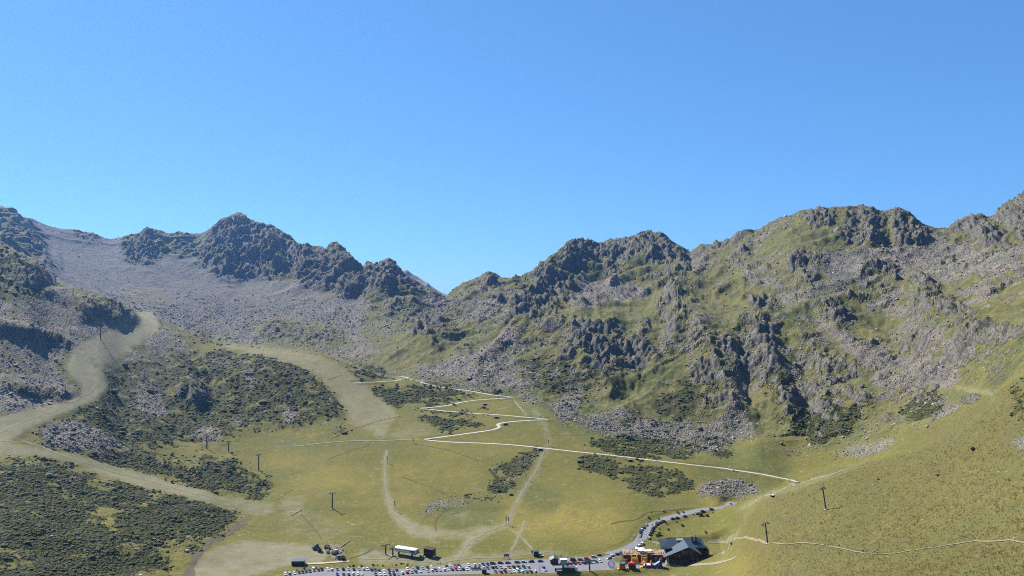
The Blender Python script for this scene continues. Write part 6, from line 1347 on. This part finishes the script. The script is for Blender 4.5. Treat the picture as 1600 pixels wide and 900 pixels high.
def person(loc, rz, pose, top, leg, label, group=None, hair=0):
    key = (pose, top, leg, hair)
    if key in PCACHE: return dup(PCACHE[key], loc, rz, label, group)
    t = thing('person', label, 'person', loc, rz, group); me_ = PM[pose].copy()
    for m_ in (M_SKIN, CL[top], CL[leg], M_BLACK): me_.materials.append(m_)
    for p in me_.polygons:
        z, x = p.center.z, abs(p.center.x)
        p.material_index = 3 if z < .1 else 2 if z < .98 and x < .2 else 1 if .95 < z < 1.5 and (x < .24 or z > 1.1) else 0
        p.use_smooth = True
    o = bpy.data.objects.new('body', me_); COL.objects.link(o); o.parent = t
    bm = B(); bmesh.ops.create_icosphere(bm, subdivisions=2, radius=.105); [setattr(v_, 'co', Vector((v_.co.x, v_.co.y-.012, max(v_.co.z, -.02-.08*(v_.co.y < 0))+1.70))) for v_ in bm.verts]; part('hair', bm, HAIR[hair], t, True)
    PCACHE[key] = t; return t
tr = lambda x, y: at(x, y)
for x, y, pose, top, leg, lb in ((1289, 852.6, 'walk', 'pink', 'black', 'walker in a pink top, leftmost of those on the earth trail'), (1293.5, 853.6, 'walk', 'grey', 'black', 'walker in grey just behind the pink one on the trail'), (1311, 855.8, 'walk', 'black', 'grey', 'lone walker in dark clothes on the trail'), (1346, 862.2, 'walk', 'yellow', 'blue', 'walker in a yellow top in the middle of the trail'), (1349, 864, 'stand', 'blue', 'black', 'person in blue standing beside the yellow walker on the trail'),
   (1363.5, 865.4, 'walk', 'white', 'blue', 'walker in white leading the last group on the trail'), (1367, 866, 'walk', 'red', 'grey', 'walker in red between two others on the trail'), (1371, 866.2, 'walk', 'grey', 'black', 'walker in grey at the right of the last group on the trail'), (1585, 845.4, 'stand', 'white', 'grey', 'person in white far right on the trail'),
   (684.5, 882, 'walk', 'black', 'blue', 'left of two people walking on the grass above the car park'), (688, 881.8, 'walk', 'grey', 'black', 'right of two people walking on the grass above the car park'), (612.5, 883.5, 'stand', 'black', 'black', 'lone person in black on the grass below the white station'),
   (998, 846, 'walk', 'black', 'grey', 'person in dark clothes walking on the asphalt road, left of the pair'), (1004, 845, 'walk', 'blue', 'black', 'person in blue walking on the asphalt road below the parked cars'), (1006.5, 846, 'stand', 'grey', 'blue', 'person in grey standing on the road beside the blue one'), (943.5, 868.5, 'stand', 'black', 'black', 'person in black at the road edge by the last parked car'), (1009, 888.6, 'walk', 'blue', 'grey', 'person in blue in front of the long slide'), (1027, 888.8, 'stand', 'black', 'blue', 'person in black beside the right end of the long slide'), (1047, 887.0, 'stand', 'grey', 'black', 'person at the near end of the path to the hut'), (787, 873.8, 'stand', 'white', 'black', 'person in white in front of the wide information board'), (795, 874, 'stand', 'black', 'grey', 'person in black in front of the wide information board'), (979, 884, 'stand', 'red', 'blue', 'person in red between the orange and green bouncy castles'), (950, 881, 'walk', 'white', 'blue', 'person in white crossing the asphalt near the climbing frame')):
    flat_ = (y > 868 and x > 930 and x < 1045)
    p_ = pk(x, y)+Vector((0, 0, .09)) if flat_ else tr(x, y)
    person(p_, r_.uniform(0, 6), pose, top, leg, lb)
tops = ['white', 'black', 'red', 'blue', 'grey', 'pink', 'green', 'orange']; used_lb = {}
places = []
for k in range(44):
    u = (k % 22)/21; places.append((0.8+u*(TER_L-1.6)+r_.uniform(-.4, .4), 0.7 if k < 22 and k % 3 else r_.uniform(1.2, TER_D-1.0)))
for k, (x, y) in enumerate(places):
    top = tops[k % 8]; where = 'at the front rail of the terrace' if y < 1 else 'among the tables of the terrace' if y < 7 else 'at the back of the terrace'
    person(TER_O+Vector((x, y, TER_H+.02)), r_.uniform(0, 6), ('stand', 'raise', 'stand')[k % 3], top, ('blue', 'black', 'grey')[k % 3 if k < 22 else 1], 'guest in a %s top standing %s' % (top, where), 'guests on the terrace', k % 2)
# ---------------------------------------------------------------- air
bpy.context.view_layer.update()
allmin = [1e9]*3; allmax = [-1e9]*3
for o in SC.objects:
    if o.type == 'MESH' and o.name.startswith(('terrain', 'distant')):
        for c in o.bound_box:
            for k in range(3): allmin[k] = min(allmin[k], c[k]); allmax[k] = max(allmax[k], c[k])
allmin = [allmin[0]-20, min(allmin[1], 0)-60, allmin[2]-1.0]; allmax = [allmax[0]+20, allmax[1]+20, max(allmax[2], 30)+6]
hb = bmesh.new(); bmesh.ops.create_cube(hb, size=1)
for v in hb.verts: v.co = [allmin[k]+(v.co[k]+0.5)*(allmax[k]-allmin[k]) for k in range(3)]
hme = bpy.data.meshes.new('haze'); hb.to_mesh(hme); hb.free()
hm = bpy.data.materials.new('air'); hm.use_nodes = True; ht = hm.node_tree; ht.nodes.clear()
ho = ht.nodes.new('ShaderNodeOutputMaterial'); hv = ht.nodes.new('ShaderNodeVolumePrincipled')
hv.inputs['Color'].default_value = (0.22, 0.47, 1.0, 1); hv.inputs['Density'].default_value = HAZE
hv.inputs['Anisotropy'].default_value = 0.6
ht.links.new(hv.outputs[0], ho.inputs['Volume']); hme.materials.append(hm)
haze = bpy.data.objects.new('haze', hme); COL.objects.link(haze); tag(haze, kind='stuff', label='thin bluish air over the whole valley', cat='haze')
